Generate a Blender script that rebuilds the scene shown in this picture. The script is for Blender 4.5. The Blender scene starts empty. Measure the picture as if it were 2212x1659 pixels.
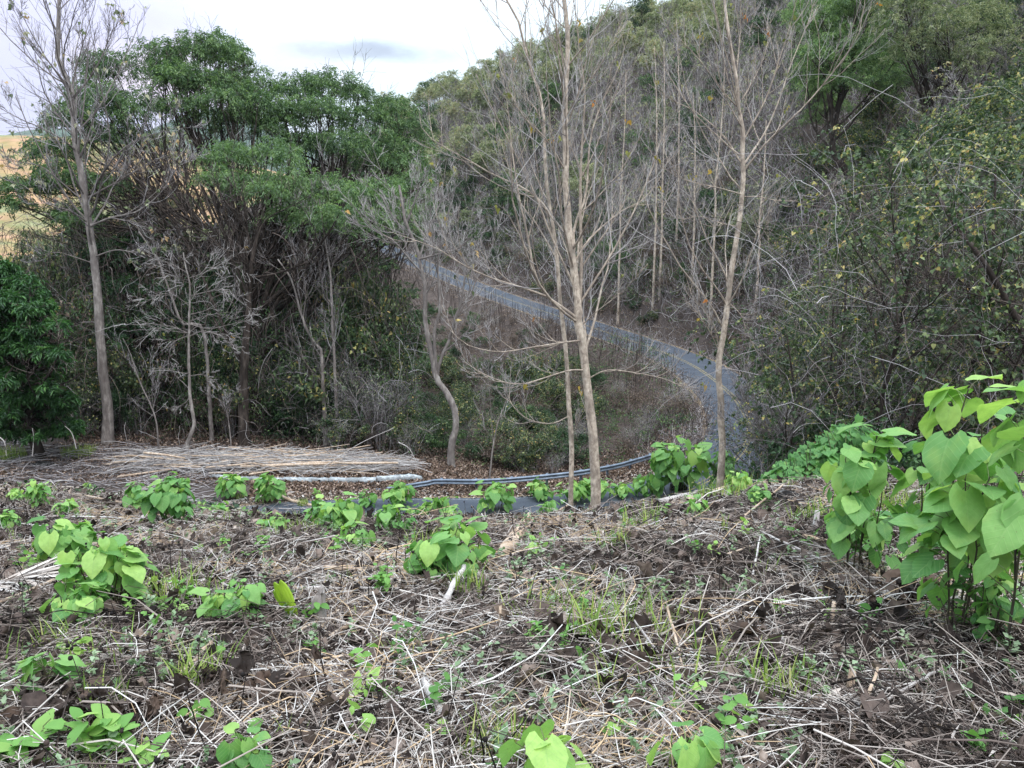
import bpy, math
import numpy as np
rng = np.random.default_rng(11)
PI = math.pi
U = rng.uniform
scene = bpy.context.scene
DENOISE = True
COL = scene.collection

# ------------------------------------------------------------------ camera
F = 1703.0
PITCH = math.radians(11.0)
cp, sp = math.cos(PITCH), math.sin(PITCH)
cam = bpy.data.cameras.new('camera')
cam.sensor_width = 36.0
cam.lens = 36.0 * F / 2212.0
cam.clip_start = 0.05
cam.clip_end = 12000
co = bpy.data.objects.new('camera', cam)
co.rotation_euler = (PI / 2 - PITCH, 0, 0)
COL.objects.link(co)
scene.camera = co


def g(X, Y, d):
    """world point that stands d metres ahead and shows at (X, Y) of a 2212 wide view"""
    a = (X - 1106) / F
    b = (829.5 - Y) / F
    dy = cp + b * sp
    return np.array((a * d / dy, d, (-sp + b * cp) * d / dy))


def proj(p):
    p = np.asarray(p, float)
    f = p[..., 1] * cp - p[..., 2] * sp
    u = p[..., 1] * sp + p[..., 2] * cp
    f = np.maximum(f, .01)
    return 1106 + F * p[..., 0] / f, 829.5 - F * u / f


# ------------------------------------------------------------------ terrain
ROAD = np.array([(-34, 26, -16.5), (-24, 32, -15.0), (-14, 36, -14.1), (-8, 37.1, -14), (0, 37.4, -14), (5, 38.6, -14), (9.5, 41.2, -13.95), (13.2, 45.8, -13.8),
                 (15.8, 51, -13.6), (17.3, 57, -13.4), (17.9, 64, -13.1), (17.2, 74, -12.6), (14.6, 83.5, -12.2),
                 (8.7, 100, -11.6), (-.4, 120, -10.3), (-8.6, 135, -8.5), (-18.6, 150, -5.6), (-26, 160, -3.2), (-40, 176, 0), (-60, 190, 3)], float)


def catmull(P, n):
    P = np.asarray(P, float)
    Q = np.vstack([2 * P[0] - P[1], P, 2 * P[-1] - P[-2]])
    out = []
    for i in range(1, len(Q) - 2):
        t = np.linspace(0, 1, n, endpoint=False)[:, None]
        a, b, c, d = Q[i - 1], Q[i], Q[i + 1], Q[i + 2]
        out.append(.5 * ((2 * b) + (c - a) * t + (2 * a - 5 * b + 4 * c - d) * t ** 2 + (3 * b - a - 3 * c + d) * t ** 3))
    out.append(P[-1:])
    return np.vstack(out)


RC = catmull(ROAD, 14)
CP = [(0, 0, -1.6), (-4, 0, -1.6), (4, 0, -1.55), (0, -6, -1.0), (-10, -5, -1.2), (10, -5, -.8), (-20, 5, -2.5), (20, 6, -2.6), (12, 3, -1.8), (-12, 4, -2.0),
      g(1106, 1659, 2.15), g(100, 1659, 2.2), g(2100, 1659, 2.1), g(1106, 1400, 3.25), g(200, 1400, 3.35), g(2050, 1400, 3.1),
      g(1106, 1250, 4.6), g(200, 1250, 5), g(2000, 1250, 4.3), g(1106, 1150, 6.8), g(200, 1150, 7.8), g(1900, 1150, 6.0),
      g(1106, 1126, 9.0), g(700, 1124, 9.2), g(300, 1084, 12), g(40, 1058, 13), g(1400, 1100, 8.5), g(900, 1150, 11), g(1200, 1150, 11), g(1700, 1050, 9.5), g(2000, 1035, 10),
      (-16, 14, -5.2), (16, 14, -4.6),
      (-8, 20, -8.6), (0, 18, -8.0), (6, 20, -8.5), (12, 18, -7.3), (-16, 22, -9.3), (0, 28, -11.8), (-14, 30, -12.8), (10, 30, -11.8), (5, 24, -10.3), (-30, 14, -7), (-40, 20, -10),
      (-25, 46, -14), (-15, 46, -14), (-5, 45, -14.2), (5, 50, -16), (10, 57, -15.4), (0, 57, -16.3), (-10, 52, -14.8), (-25, 55, -14), (-40, 45, -13.6), (-40, 60, -14),
      (0, 72, -15.6), (8, 72, -14.6), (6, 86, -13.6), (-5, 92, -14), (-10, 110, -13.2), (-20, 122, -12.4), (-20, 82, -15.5), (-32, 102, -16), (-50, 90, -20), (-60, 140, -22), (-36, 145, -11),
      (-100, 120, -26), (-100, 200, -24), (-70, 40, -16), (-100, 60, -22),
      (19, 30, -8.5), (23, 38, -8.5), (26, 50, -7.5), (27, 62, -7), (27, 75, -6.5), (23, 88, -6.5), (16, 104, -7), (8, 124, -5), (0, 140, -3.5), (-10, 155, -1),
      (45, 45, 3), (45, 70, 8), (50, 100, 19), (30, 110, 8), (20, 140, 11), (40, 150, 32), (60, 150, 40), (10, 170, 20), (0, 200, 32), (-20, 200, 20), (-30, 220, 27), (-5, 230, 38),
      (80, 110, 32), (80, 60, 14), (60, 25, 0), (30, 15, -3.5), (60, 0, 0), (30, 0, -1.5), (100, 200, 50), (30, 220, 48), (-60, 240, 16), (-80, 230, 2), (20, 195, 39)]
CP = np.array([tuple(c) for c in CP] + [tuple(r) for r in ROAD[2:-1]], float)


def _k(r2):
    return .5 * r2 * np.log(r2 + 1e-9)


def _fit():
    n = len(CP)
    P = CP[:, :2] / 50
    r2 = ((P[:, None] - P[None]) ** 2).sum(-1)
    A = np.zeros((n + 3, n + 3))
    A[:n, :n] = _k(r2) + np.eye(n) * 1e-4
    A[:n, n] = 1
    A[:n, n + 1:] = P
    A[n:, :n] = A[:n, n:].T
    b = np.zeros(n + 3)
    b[:n] = CP[:, 2]
    return np.linalg.solve(A, b)


TW = _fit()


def tps(x, y):
    x = np.clip(x, -110, 120) / 50
    y = np.clip(y, -12, 250) / 50
    out = np.full(x.shape, TW[-3]) + TW[-2] * x + TW[-1] * y
    for (cx, cy), w in zip(CP[:, :2] / 50, TW[:-3]):
        out += w * _k((x - cx) ** 2 + (y - cy) ** 2)
    return out


def sst(a, b, v):
    t = np.clip((v - a) / (b - a), 0, 1)
    return t * t * (3 - 2 * t)


def road_exact(x, y):
    """distance to the centre line and its height there"""
    x = np.asarray(x, float); y = np.asarray(y, float)
    bd = np.full(x.shape, 1e9); bz = np.zeros(x.shape)
    for a, b in zip(RC[:-1], RC[1:]):
        dx, dy = b[0] - a[0], b[1] - a[1]
        t = np.clip(((x - a[0]) * dx + (y - a[1]) * dy) / (dx * dx + dy * dy), 0, 1)
        d = np.hypot(x - a[0] - t * dx, y - a[1] - t * dy)
        m = d < bd
        bd = np.where(m, d, bd)
        bz = np.where(m, a[2] + t * (b[2] - a[2]), bz)
    return bd, bz


def inner_exact(x, y):
    """True on the gully side of the road (chunked nearest point test)"""
    x = np.asarray(x, float); y = np.asarray(y, float)
    q = np.argmin((RC[:, 0] - x[:, None]) ** 2 + (RC[:, 1] - y[:, None]) ** 2, 1)
    t = np.gradient(RC, axis=0)[q]
    return ((x - RC[q, 0]) * -t[:, 1] + (y - RC[q, 1]) * t[:, 0]) > 0


def H_exact(x, y):
    x = np.asarray(x, float); y = np.asarray(y, float)
    x, y = np.broadcast_arrays(x, y)
    z = tps(x, y)
    r = np.hypot(np.maximum(np.abs(x - 5) - 105, 0), np.maximum(np.abs(y - 120) - 130, 0))
    far = -32 + 4 * np.sin(x / 90.) * np.cos(y / 70.)
    far = far + 118 * np.exp(-(((x + 520) / 300) ** 2 + ((y - 800) / 210) ** 2)) + 50 * np.exp(-(((x + 200) / 200) ** 2 + ((y - 900) / 240) ** 2))
    mt = np.exp(-((y - 2500 - .25 * x) / 420) ** 2) * (300 + 35 * np.sin(x / 170.) + 28 * np.sin(x / 67. + 1)) * sst(300, -700, x)
    far = far + mt
    z = z + (far - z) * sst(5, 150, r)
    d, rz = road_exact(x, y)
    w = sst(7.5, 4.4, d)
    return z * (1 - w) + (rz - .06) * w


# lookup grids, so that the many scattered pieces find the ground quickly
GX0, GX1, GY0, GY1, GS = -118., 124., -16., 252., .4
_gx = np.arange(GX0, GX1 + GS, GS); _gy = np.arange(GY0, GY1 + GS, GS)
_mx, _my = np.meshgrid(_gx, _gy)
_HG = H_exact(_mx, _my)
_RD = road_exact(_mx, _my)[0]
_IN = np.concatenate([inner_exact(a.ravel(), b.ravel()).reshape(a.shape) for a, b in zip(np.array_split(_mx, 30), np.array_split(_my, 30))])


def _look(G, x, y):
    fx = np.clip((x - GX0) / GS, 0, len(_gx) - 1.001); fy = np.clip((y - GY0) / GS, 0, len(_gy) - 1.001)
    i = fx.astype(int); j = fy.astype(int); fx = fx - i; fy = fy - j
    return (G[j, i] * (1 - fx) + G[j, i + 1] * fx) * (1 - fy) + (G[j + 1, i] * (1 - fx) + G[j + 1, i + 1] * fx) * fy


def H(x, y):
    x, y = np.broadcast_arrays(np.asarray(x, float), np.asarray(y, float))
    z = _look(_HG, x, y)
    o = (x < GX0) | (x > GX1) | (y < GY0) | (y > GY1)
    if o.any():
        z = np.array(z); z[o] = H_exact(x[o], y[o])
    return z


def road_d(x, y):
    x, y = np.broadcast_arrays(np.asarray(x, float), np.asarray(y, float))
    return _look(_RD, x, y), None


def inner(x, y):
    x = np.asarray(x, float); y = np.asarray(y, float)
    return _IN[np.clip(((y - GY0) / GS + .5).astype(int), 0, len(_gy) - 1), np.clip(((x - GX0) / GS + .5).astype(int), 0, len(_gx) - 1)]


def hit(X, Y, dmax=400, dmin=1.2):
    t = np.exp(np.linspace(math.log(dmin), math.log(dmax), 700))
    a = (X - 1106) / F; b = (829.5 - Y) / F
    dy = cp + b * sp
    x = a * t / dy; z = (-sp + b * cp) * t / dy
    h = H(x, t)
    k = np.argmax(z < h)
    if not (z < h).any():
        k = len(t) - 1
    return np.array((x[k], t[k], h[k]))


# fine random bumps near the viewer
def bumps(x, y):
    return (.035 * np.sin(x * 3.1 + np.sin(y * 2.3)) * np.sin(y * 2.7 + 1.3 * np.sin(x * 1.9)) + .02 * np.sin(x * 9 + y * 4) * np.sin(y * 8 - x * 3)) * sst(30, 8, np.hypot(x, y))


def HB(x, y):
    return H(x, y) + bumps(np.asarray(x, float), np.asarray(y, float))


# ------------------------------------------------------------------ materials
def nn(nt, typ, **kw):
    n = nt.nodes.new(typ)
    for k, v in kw.items():
        if k[0] == 'i' and k[1:].isdigit():
            n.inputs[int(k[1:])].default_value = v
        else:
            setattr(n, k, v)
    return n


def ramp(nt, src, stops):
    r = nt.nodes.new('ShaderNodeValToRGB')
    e = r.color_ramp.elements
    while len(e) < len(stops):
        e.new(.5)
    for el, (p, c) in zip(e, stops):
        el.position = p
        el.color = (*c, 1)
    nt.links.new(src, r.inputs[0])
    return r.outputs[0]


def mixc(nt, fac, a, b, mode='MIX'):
    m = nt.nodes.new('ShaderNodeMix')
    m.data_type = 'RGBA'
    m.blend_type = mode
    for s, v in ((0, fac), (6, a), (7, b)):
        if isinstance(v, bpy.types.NodeSocket):
            nt.links.new(v, m.inputs[s])
        elif s == 0:
            m.inputs[0].default_value = v
        else:
            m.inputs[s].default_value = (*v, 1)
    return m.outputs[2]


def noise(nt, scale, detail=4, vec=None, rough=.55):
    n = nt.nodes.new('ShaderNodeTexNoise')
    n.inputs['Scale'].default_value = scale
    n.inputs['Detail'].default_value = detail
    n.inputs['Roughness'].default_value = rough
    if vec:
        nt.links.new(vec, n.inputs[0])
    return n.outputs[0]


def newmat(name):
    m = bpy.data.materials.new(name)
    m.use_nodes = True
    nt = m.node_tree
    nt.nodes.clear()
    out = nt.nodes.new('ShaderNodeOutputMaterial')
    return m, nt, out


def princ(nt, out, col, rough=.7, spec=.3, bump=None, bs=.3, bd=.02, metal=0):
    p = nt.nodes.new('ShaderNodeBsdfPrincipled')
    if isinstance(col, bpy.types.NodeSocket):
        nt.links.new(col, p.inputs['Base Color'])
    else:
        p.inputs['Base Color'].default_value = (*col, 1)
    p.inputs['Roughness'].default_value = rough
    p.inputs['Specular IOR Level'].default_value = spec
    p.inputs['Metallic'].default_value = metal
    if bump is not None:
        b = nt.nodes.new('ShaderNodeBump')
        b.inputs['Strength'].default_value = bs
        b.inputs['Distance'].default_value = bd
        nt.links.new(bump, b.inputs['Height'])
        nt.links.new(b.outputs[0], p.inputs['Normal'])
    nt.links.new(p.outputs[0], out.inputs[0])
    return p


def attr_v(nt, name='v'):
    a = nt.nodes.new('ShaderNodeAttribute')
    a.attribute_name = name
    return a.outputs['Fac']


def geo(nt):
    return nt.nodes.new('ShaderNodeNewGeometry')


def vmat(name, stops, rough=.8, spec=.15, transl=0.0, tcol=(1.25, 1.3, .7), nscale=0, vein=False, objvar=0.0):
    """colour picked by the per-piece random number v; leaves let light through"""
    m, nt, out = newmat(name)
    v = attr_v(nt)
    if nscale:
        gm = geo(nt)
        n = noise(nt, nscale, 3, gm.outputs['Position'])
        s = nn(nt, 'ShaderNodeMath', operation='MULTIPLY_ADD', i1=.5, i2=-.25)
        nt.links.new(n, s.inputs[0])
        ad = nn(nt, 'ShaderNodeMath', operation='ADD')
        nt.links.new(v, ad.inputs[0]); nt.links.new(s.outputs[0], ad.inputs[1])
        v = ad.outputs[0]
    if objvar:
        oi = nt.nodes.new('ShaderNodeObjectInfo')
        s = nn(nt, 'ShaderNodeMath', operation='MULTIPLY_ADD', i1=objvar, i2=-objvar / 2)
        nt.links.new(oi.outputs['Random'], s.inputs[0])
        ad = nn(nt, 'ShaderNodeMath', operation='ADD')
        nt.links.new(v, ad.inputs[0]); nt.links.new(s.outputs[0], ad.inputs[1])
        v = ad.outputs[0]
    c = ramp(nt, v, stops)
    bump = None
    if vein:
        uv = nt.nodes.new('ShaderNodeUVMap'); uv.uv_map = 'uv'
        sx = nt.nodes.new('ShaderNodeSeparateXYZ'); nt.links.new(uv.outputs[0], sx.inputs[0])
        au = nn(nt, 'ShaderNodeMath', operation='SUBTRACT', i1=.5); nt.links.new(sx.outputs[0], au.inputs[0])
        ab = nn(nt, 'ShaderNodeMath', operation='ABSOLUTE'); nt.links.new(au.outputs[0], ab.inputs[0])
        k = nn(nt, 'ShaderNodeMath', operation='MULTIPLY_ADD', i1=-1.0); nt.links.new(ab.outputs[0], k.inputs[0]); nt.links.new(sx.outputs[1], k.inputs[2])
        w = nn(nt, 'ShaderNodeMath', operation='MULTIPLY', i1=6.0); nt.links.new(k.outputs[0], w.inputs[0])
        fr = nn(nt, 'ShaderNodeMath', operation='PINGPONG', i1=.5); nt.links.new(w.outputs[0], fr.inputs[0])
        mr = nn(nt, 'ShaderNodeMapRange', i1=0.0, i2=.1, i3=1.0, i4=0.0); nt.links.new(fr.outputs[0], mr.inputs[0])
        mid = nn(nt, 'ShaderNodeMapRange', i1=.0, i2=.028, i3=1.0, i4=0.0); nt.links.new(ab.outputs[0], mid.inputs[0])
        mx = nn(nt, 'ShaderNodeMath', operation='MAXIMUM'); nt.links.new(mr.outputs[0], mx.inputs[0]); nt.links.new(mid.outputs[0], mx.inputs[1])
        f = nn(nt, 'ShaderNodeMath', operation='MULTIPLY', i1=.38); nt.links.new(mx.outputs[0], f.inputs[0])
        c = mixc(nt, f.outputs[0], c, (.33, .50, .19))
        gm2 = geo(nt)
        n2 = noise(nt, 35, 3, gm2.outputs['Position'])
        f2 = nn(nt, 'ShaderNodeMapRange', i1=.35, i2=.7, i3=0.0, i4=.3); nt.links.new(n2, f2.inputs[0])
        c = mixc(nt, f2.outputs[0], c, (.10, .25, .05))
        n5 = noise(nt, 110, 3, gm2.outputs['Position'], .6)
        n6 = noise(nt, 9, 2, gm2.outputs['Position'])
        f5 = nn(nt, 'ShaderNodeMapRange', i1=.68, i2=.74, i3=0.0, i4=.8); nt.links.new(n5, f5.inputs[0])
        c = mixc(nt, f5.outputs[0], c, (.16, .11, .05))
        f6 = nn(nt, 'ShaderNodeMapRange', i1=.55, i2=.75, i3=0.0, i4=.35); nt.links.new(n6, f6.inputs[0])
        c = mixc(nt, f6.outputs[0], c, (.34, .44, .10))
        bump = mx.outputs[0]
    p = princ(nt, out, c, rough, spec, bump, .25, .004)
    if transl:
        t = nt.nodes.new('ShaderNodeBsdfTranslucent')
        tc = mixc(nt, 1.0, c, tcol, 'MULTIPLY')
        nt.links.new(tc, t.inputs[0])
        ms = nt.nodes.new('ShaderNodeMixShader')
        ms.inputs[0].default_value = transl
        nt.links.new(p.outputs[0], ms.inputs[1]); nt.links.new(t.outputs[0], ms.inputs[2])
        nt.links.new(ms.outputs[0], out.inputs[0])
    return m


def barkmat(name, c1, c2, c3, scale=6, stretch=.3, rough=.9):
    m, nt, out = newmat(name)
    tc = nt.nodes.new('ShaderNodeNewGeometry')
    mp = nt.nodes.new('ShaderNodeMapping'); mp.inputs['Scale'].default_value = (1, 1, stretch)
    nt.links.new(tc.outputs['Position'], mp.inputs[0])
    n = noise(nt, scale, 6, mp.outputs[0], .65)
    c = ramp(nt, n, [(.3, c1), (.5, c2), (.68, c3)])
    n2 = noise(nt, scale * .22, 2, tc.outputs['Position'])
    f2 = nn(nt, 'ShaderNodeMapRange', i1=.45, i2=.6, i3=0.0, i4=.6); nt.links.new(n2, f2.inputs[0])
    c = mixc(nt, f2.outputs[0], c, c1)
    v = attr_v(nt)
    fv = nn(nt, 'ShaderNodeMapRange', i1=0.0, i2=1.0, i3=0.0, i4=.5); nt.links.new(v, fv.inputs[0])
    c = mixc(nt, fv.outputs[0], c, c1)
    n3 = noise(nt, scale * 4, 4, mp.outputs[0])
    princ(nt, out, c, rough, .15, n3, .6, .02)
    return m


M = {}
# ------------------------------------------------------------------ mesh helpers
def mesh(name, V, faces, mat, parent=None, v=None, uv=None, smooth=False):
    """faces: list of integer arrays (each with its own polygon size)"""
    me = bpy.data.meshes.new(name)
    V = np.asarray(V, np.float32)
    me.vertices.add(len(V)); me.vertices.foreach_set('co', V.ravel())
    faces = [np.asarray(f, np.int32) for f in faces if len(f)]
    tot = sum(f.size for f in faces); npoly = sum(len(f) for f in faces)
    me.loops.add(tot)
    me.loops.foreach_set('vertex_index', np.concatenate([f.ravel() for f in faces]))
    me.polygons.add(npoly)
    ls = []; c = 0
    for f in faces:
        ls.append(c + np.arange(len(f)) * f.shape[1]); c += f.size
    me.polygons.foreach_set('loop_start', np.concatenate(ls).astype(np.int32))
    if smooth:
        me.polygons.foreach_set('use_smooth', np.ones(npoly, bool))
    me.update(calc_edges=True)
    if v is not None:
        a = me.attributes.new('v', 'FLOAT', 'POINT'); a.data.foreach_set('value', np.asarray(v, np.float32))
    if uv is not None:
        l = me.uv_layers.new(name='uv')
        idx = np.concatenate([f.ravel() for f in faces])
        l.data.foreach_set('uv', np.asarray(uv, np.float32)[idx].ravel())
    me.materials.append(mat)
    o = bpy.data.objects.new(name, me)
    COL.objects.link(o)
    if parent is not None:
        o.parent = parent
    return o


def tag(o, label, cat, group=None):
    o['label'] = label; o['category'] = cat
    if group:
        o['group'] = group
    return o


def kind(o, k, label=None):
    o['kind'] = k
    if label:
        o['label'] = label
    return o


def empty(name, loc, label=None, cat=None, group=None, rz=0, s=1):
    o = bpy.data.objects.new(name, None)
    o.empty_display_size = .2
    o.location = loc; o.rotation_euler = (0, 0, rz); o.scale = (s, s, s)
    COL.objects.link(o)
    if label:
        tag(o, label, cat, group)
    return o


def copy_thing(src, loc, rz, s, label=None, group=None, sz=None, cat=None):
    o = src.copy(); COL.objects.link(o)
    o.location = loc; o.rotation_euler = (0, 0, rz); o.scale = (s, s, sz or s)
    if label: o['label'] = label
    if group: o['group'] = group
    if cat: o['category'] = cat
    for ch in src.children:
        c = ch.copy(); COL.objects.link(c); c.parent = o
    return o


class Geo:
    """collects vertex / face / v / uv arrays"""
    def __init__(s):
        s.V = []; s.F = {}; s.v = []; s.uv = []; s.n = 0

    def add(s, V, Fs, v=None, uv=None):
        V = np.asarray(V, float).reshape(-1, 3)
        for f in Fs:
            f = np.asarray(f)
            if len(f):
                s.F.setdefault(f.shape[1], []).append(f + s.n)
        s.V.append(V)
        s.v.append(np.full(len(V), .5) if v is None else np.asarray(v, float))
        s.uv.append(np.zeros((len(V), 2)) if uv is None else uv)
        s.n += len(V)
        return s

    def out(s, name, mat, parent=None, smooth=False, off=None, uv=False):
        if not s.n:
            return None
        V = np.vstack(s.V)
        if off is not None:
            V = V - np.asarray(off)
        return mesh(name, V, [np.vstack(f) for f in s.F.values()], mat, parent, np.concatenate(s.v), np.vstack(s.uv) if uv else None, smooth)


def joined(name, parts, parent=None, off=None):
    """several Geo collections, each with its own material, as one mesh"""
    parts = [(q, m_) for q, m_ in parts if q.n]
    if not parts: return None
    G = Geo(); order = []
    fl = []; mi = []; n0 = 0
    V = np.vstack([np.vstack(q.V) for q, _ in parts])
    v = np.concatenate([np.concatenate(q.v) for q, _ in parts])
    for j, (q, m_) in enumerate(parts):
        for f in q.F.values():
            f = np.vstack(f) + n0; fl.append(f); mi.append(np.full(len(f), j, np.int32))
        n0 += q.n
    if off is not None: V = V - np.asarray(off)
    o = mesh(name, V, fl, parts[0][1], parent, v)
    for _, m_ in parts[1:]: o.data.materials.append(m_)
    o.data.polygons.foreach_set('material_index', np.concatenate(mi))
    return o


def norm(a):
    return a / np.maximum(np.linalg.norm(a, axis=-1, keepdims=True), 1e-9)


def tubes(P, R, k=4, v=None, cap=False):
    """P (n,S,3) paths, R (n,S) radii"""
    P = np.asarray(P, float); R = np.asarray(R, float)
    n, S, _ = P.shape
    T = np.empty_like(P)
    T[:, 1:-1] = P[:, 2:] - P[:, :-2]; T[:, 0] = P[:, 1] - P[:, 0]; T[:, -1] = P[:, -1] - P[:, -2]
    T = norm(T)
    ref = np.where(np.abs(T[:, :1, 2:3]) > .8, np.array([1., 0, 0]), np.array([0, 0, 1.]))
    A = norm(np.cross(T, np.broadcast_to(ref, T.shape)))
    B = np.cross(T, A)
    th = np.arange(k) * 2 * PI / k
    ring = P[:, :, None] + R[:, :, None, None] * (A[:, :, None] * np.cos(th)[None, None, :, None] + B[:, :, None] * np.sin(th)[None, None, :, None])
    V = ring.reshape(-1, 3)
    i = np.arange(n)[:, None, None] * S * k; s_ = np.arange(S - 1)[None, :, None] * k; j = np.arange(k)[None, None, :]
    j2 = (j + 1) % k
    Fq = np.stack([i + s_ + j, i + s_ + j2, i + s_ + k + j2, i + s_ + k + j], -1).reshape(-1, 4)
    vv = np.repeat(U(0, 1, n) if v is None else v, S * k)
    Fs = [Fq]
    if cap:
        b = np.arange(n)[:, None] * S * k
        Fs.append(b + np.arange(k)[::-1][None]); Fs.append(b + (S - 1) * k + np.arange(k)[None])
    return V, Fs, vv


def stamp(T, pos, side, dirn, nor, sx, sy=None, sz=None, v=None):
    """T=(verts,faces,uv) template; frames from side/dir/normal"""
    tv, tf, tuv = T
    n = len(pos)
    sx = np.broadcast_to(sx, (n,)); sy = sx if sy is None else np.broadcast_to(sy, (n,)); sz = sx if sz is None else np.broadcast_to(sz, (n,))
    V = pos[:, None] + side[:, None] * (tv[None, :, 0:1] * sx[:, None, None]) + dirn[:, None] * (tv[None, :, 1:2] * sy[:, None, None]) + nor[:, None] * (tv[None, :, 2:3] * sz[:, None, None])
    k = len(tv)
    Fs = [(f[None] + (np.arange(n) * k)[:, None, None]).reshape(-1, f.shape[1]) for f in tf]
    vv = np.repeat(U(0, 1, n) if v is None else v, k)
    uv = np.tile(tuv, (n, 1))
    return V.reshape(-1, 3), Fs, vv, uv


def frames(D, up=None, twist=.6):
    """side, dir, normal for pieces that point along D, normals roughly up"""
    D = norm(D)
    n = len(D)
    up = np.tile(np.array([0, 0, 1.]), (n, 1)) if up is None else up
    up = up + rng.normal(0, twist, (n, 3))
    S = norm(np.cross(D, up))
    N = np.cross(S, D)
    return S, D, N


# leaf templates (length 1 along y)
LEAF4 = (np.array([(0, 0, 0), (.5, .45, .12), (0, 1, -.15), (-.5, .45, .12)]), [np.array([(0, 1, 2), (0, 2, 3)])], np.array([(.5, 0), (1, .45), (.5, 1), (0, .45)]))


def gridleaf(ts, ws, nu, lobe=0., fold=.12, droop=.25, wave=0., ser=0.):
    us = np.linspace(-1, 1, nu)
    V = []; UV = []
    for i, (t, w) in enumerate(zip(ts, ws)):
        for u in us:
            x = u * w * (1 + (ser if abs(u) == 1 and i % 2 else 0))
            y = t - lobe * u * u * (1 - t) ** 4
            z = fold * abs(u) * (w * 2) - droop * t * t - .10 * abs(u) ** 2 * w + wave * math.sin(t * 11 + (1 if u > 0 else 2.3)) * abs(u)
            V.append((x, y, z)); UV.append((u * .5 * w * 2 * .9 + .5, t))
    Fs = []
    for i in range(len(ts) - 1):
        for j in range(nu - 1):
            a = i * nu + j
            Fs.append((a, a + 1, a + nu + 1, a + nu))
    return np.array(V), [np.array(Fs)], np.array(UV)


_t = [0, .05, .12, .2, .3, .4, .5, .6, .7, .8, .88, .95, 1]
_w = [.22, .36, .46, .51, .53, .515, .475, .41, .325, .225, .14, .06, .004]
HEART = gridleaf(_t, _w, 9, .2, .10, .25, .025, .05)
HEART2 = gridleaf(_t, _w, 9, .17, .02, .5, .035, -.06)
HEARTS = gridleaf([0, .15, .35, .6, .85, 1], [.28, .47, .5, .38, .16, .01], 5, .17, .10, .3)
LANCE = gridleaf([0, .12, .3, .5, .7, .88, 1], [.02, .1, .19, .21, .16, .07, .005], 5, 0, .12, .3)
OVAL = gridleaf([0, .1, .25, .45, .65, .82, .93, 1], [.03, .17, .29, .33, .29, .19, .1, .01], 5, 0, .10, .3, .02)
CURL = gridleaf([0, .2, .45, .7, .9, 1], [.06, .27, .36, .3, .17, .03], 5, 0, .5, -.5, .12)


def crump(seed):
    v_, f_, uv_ = gridleaf([0, .1, .22, .36, .5, .64, .78, .9, 1], [.08, .22, .33, .38, .36, .30, .22, .12, .02], 9, .1, .35, -.3, .05)
    q = np.random.default_rng(seed)
    for k in range(7):
        d = q.normal(0, 1, 3); d /= np.linalg.norm(d); fq = q.uniform(6, 22)
        v_ = v_ + d * np.sin(v_ @ q.normal(0, 1, 3) * fq + q.uniform(0, 6))[:, None] * (.9 / fq)
    return v_, f_, uv_


CRUMPS = [crump(s) for s in range(6)]
TINY = gridleaf([0, .45, 1], [.05, .22, .03], 3, 0, .1, .2)

# ------------------------------------------------------------------ sky and light
SUN_EL, SUN_AZ = math.radians(58), math.radians(150)      # azimuth clockwise from +y: behind the viewer, to the right
w = bpy.data.worlds.new('World')
scene.world = w
w.use_nodes = True
nt = w.node_tree
nt.nodes.clear()
wo = nt.nodes.new('ShaderNodeOutputWorld')
bg = nt.nodes.new('ShaderNodeBackground')
sky = nt.nodes.new('ShaderNodeTexSky')
sky.sky_type = 'NISHITA'; sky.sun_disc = False
sky.sun_elevation = SUN_EL; sky.sun_rotation = SUN_AZ
sky.air_density = 1.2; sky.dust_density = 2.5
tc = nt.nodes.new('ShaderNodeTexCoord')
D = tc.outputs['Generated']


def blob(X, Y, wx, wy, nsc, amt, rot=0.0):
    """a soft cloud patch fixed in the sky at the direction seen at (X, Y)"""
    d = g(X, Y, 1000.0); az = math.atan2(d[0], d[1]); el = math.atan2(d[2], math.hypot(d[0], d[1]))
    sx = nt.nodes.new('ShaderNodeSeparateXYZ'); nt.links.new(D, sx.inputs[0])
    a = nn(nt, 'ShaderNodeMath', operation='ARCTAN2'); nt.links.new(sx.outputs[0], a.inputs[0]); nt.links.new(sx.outputs[1], a.inputs[1])
    e = nn(nt, 'ShaderNodeMath', operation='ARCSINE'); nt.links.new(sx.outputs[2], e.inputs[0])
    a2 = nn(nt, 'ShaderNodeMath', operation='MULTIPLY_ADD', i1=1 / wx, i2=-az / wx); nt.links.new(a.outputs[0], a2.inputs[0])
    e2 = nn(nt, 'ShaderNodeMath', operation='MULTIPLY_ADD', i1=1 / wy, i2=-el / wy); nt.links.new(e.outputs[0], e2.inputs[0])
    cx = nt.nodes.new('ShaderNodeCombineXYZ'); nt.links.new(a2.outputs[0], cx.inputs[0]); nt.links.new(e2.outputs[0], cx.inputs[1])
    ln = nn(nt, 'ShaderNodeVectorMath', operation='LENGTH'); nt.links.new(cx.outputs[0], ln.inputs[0])
    mp = nt.nodes.new('ShaderNodeMapping'); mp.inputs['Scale'].default_value = (1, 1, 3); nt.links.new(D, mp.inputs[0])
    n = noise(nt, nsc, 5, mp.outputs[0], .6)
    nm = nn(nt, 'ShaderNodeMath', operation='MULTIPLY_ADD', i1=1.6, i2=-.8); nt.links.new(n, nm.inputs[0])
    s = nn(nt, 'ShaderNodeMath', operation='ADD'); nt.links.new(ln.outputs['Value'], s.inputs[0]); nt.links.new(nm.outputs[0], s.inputs[1])
    r = nn(nt, 'ShaderNodeMapRange', interpolation_type='SMOOTHSTEP', i1=1.05, i2=.25, i3=0.0, i4=amt); nt.links.new(s.outputs[0], r.inputs[0])
    return r.outputs[0]


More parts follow.
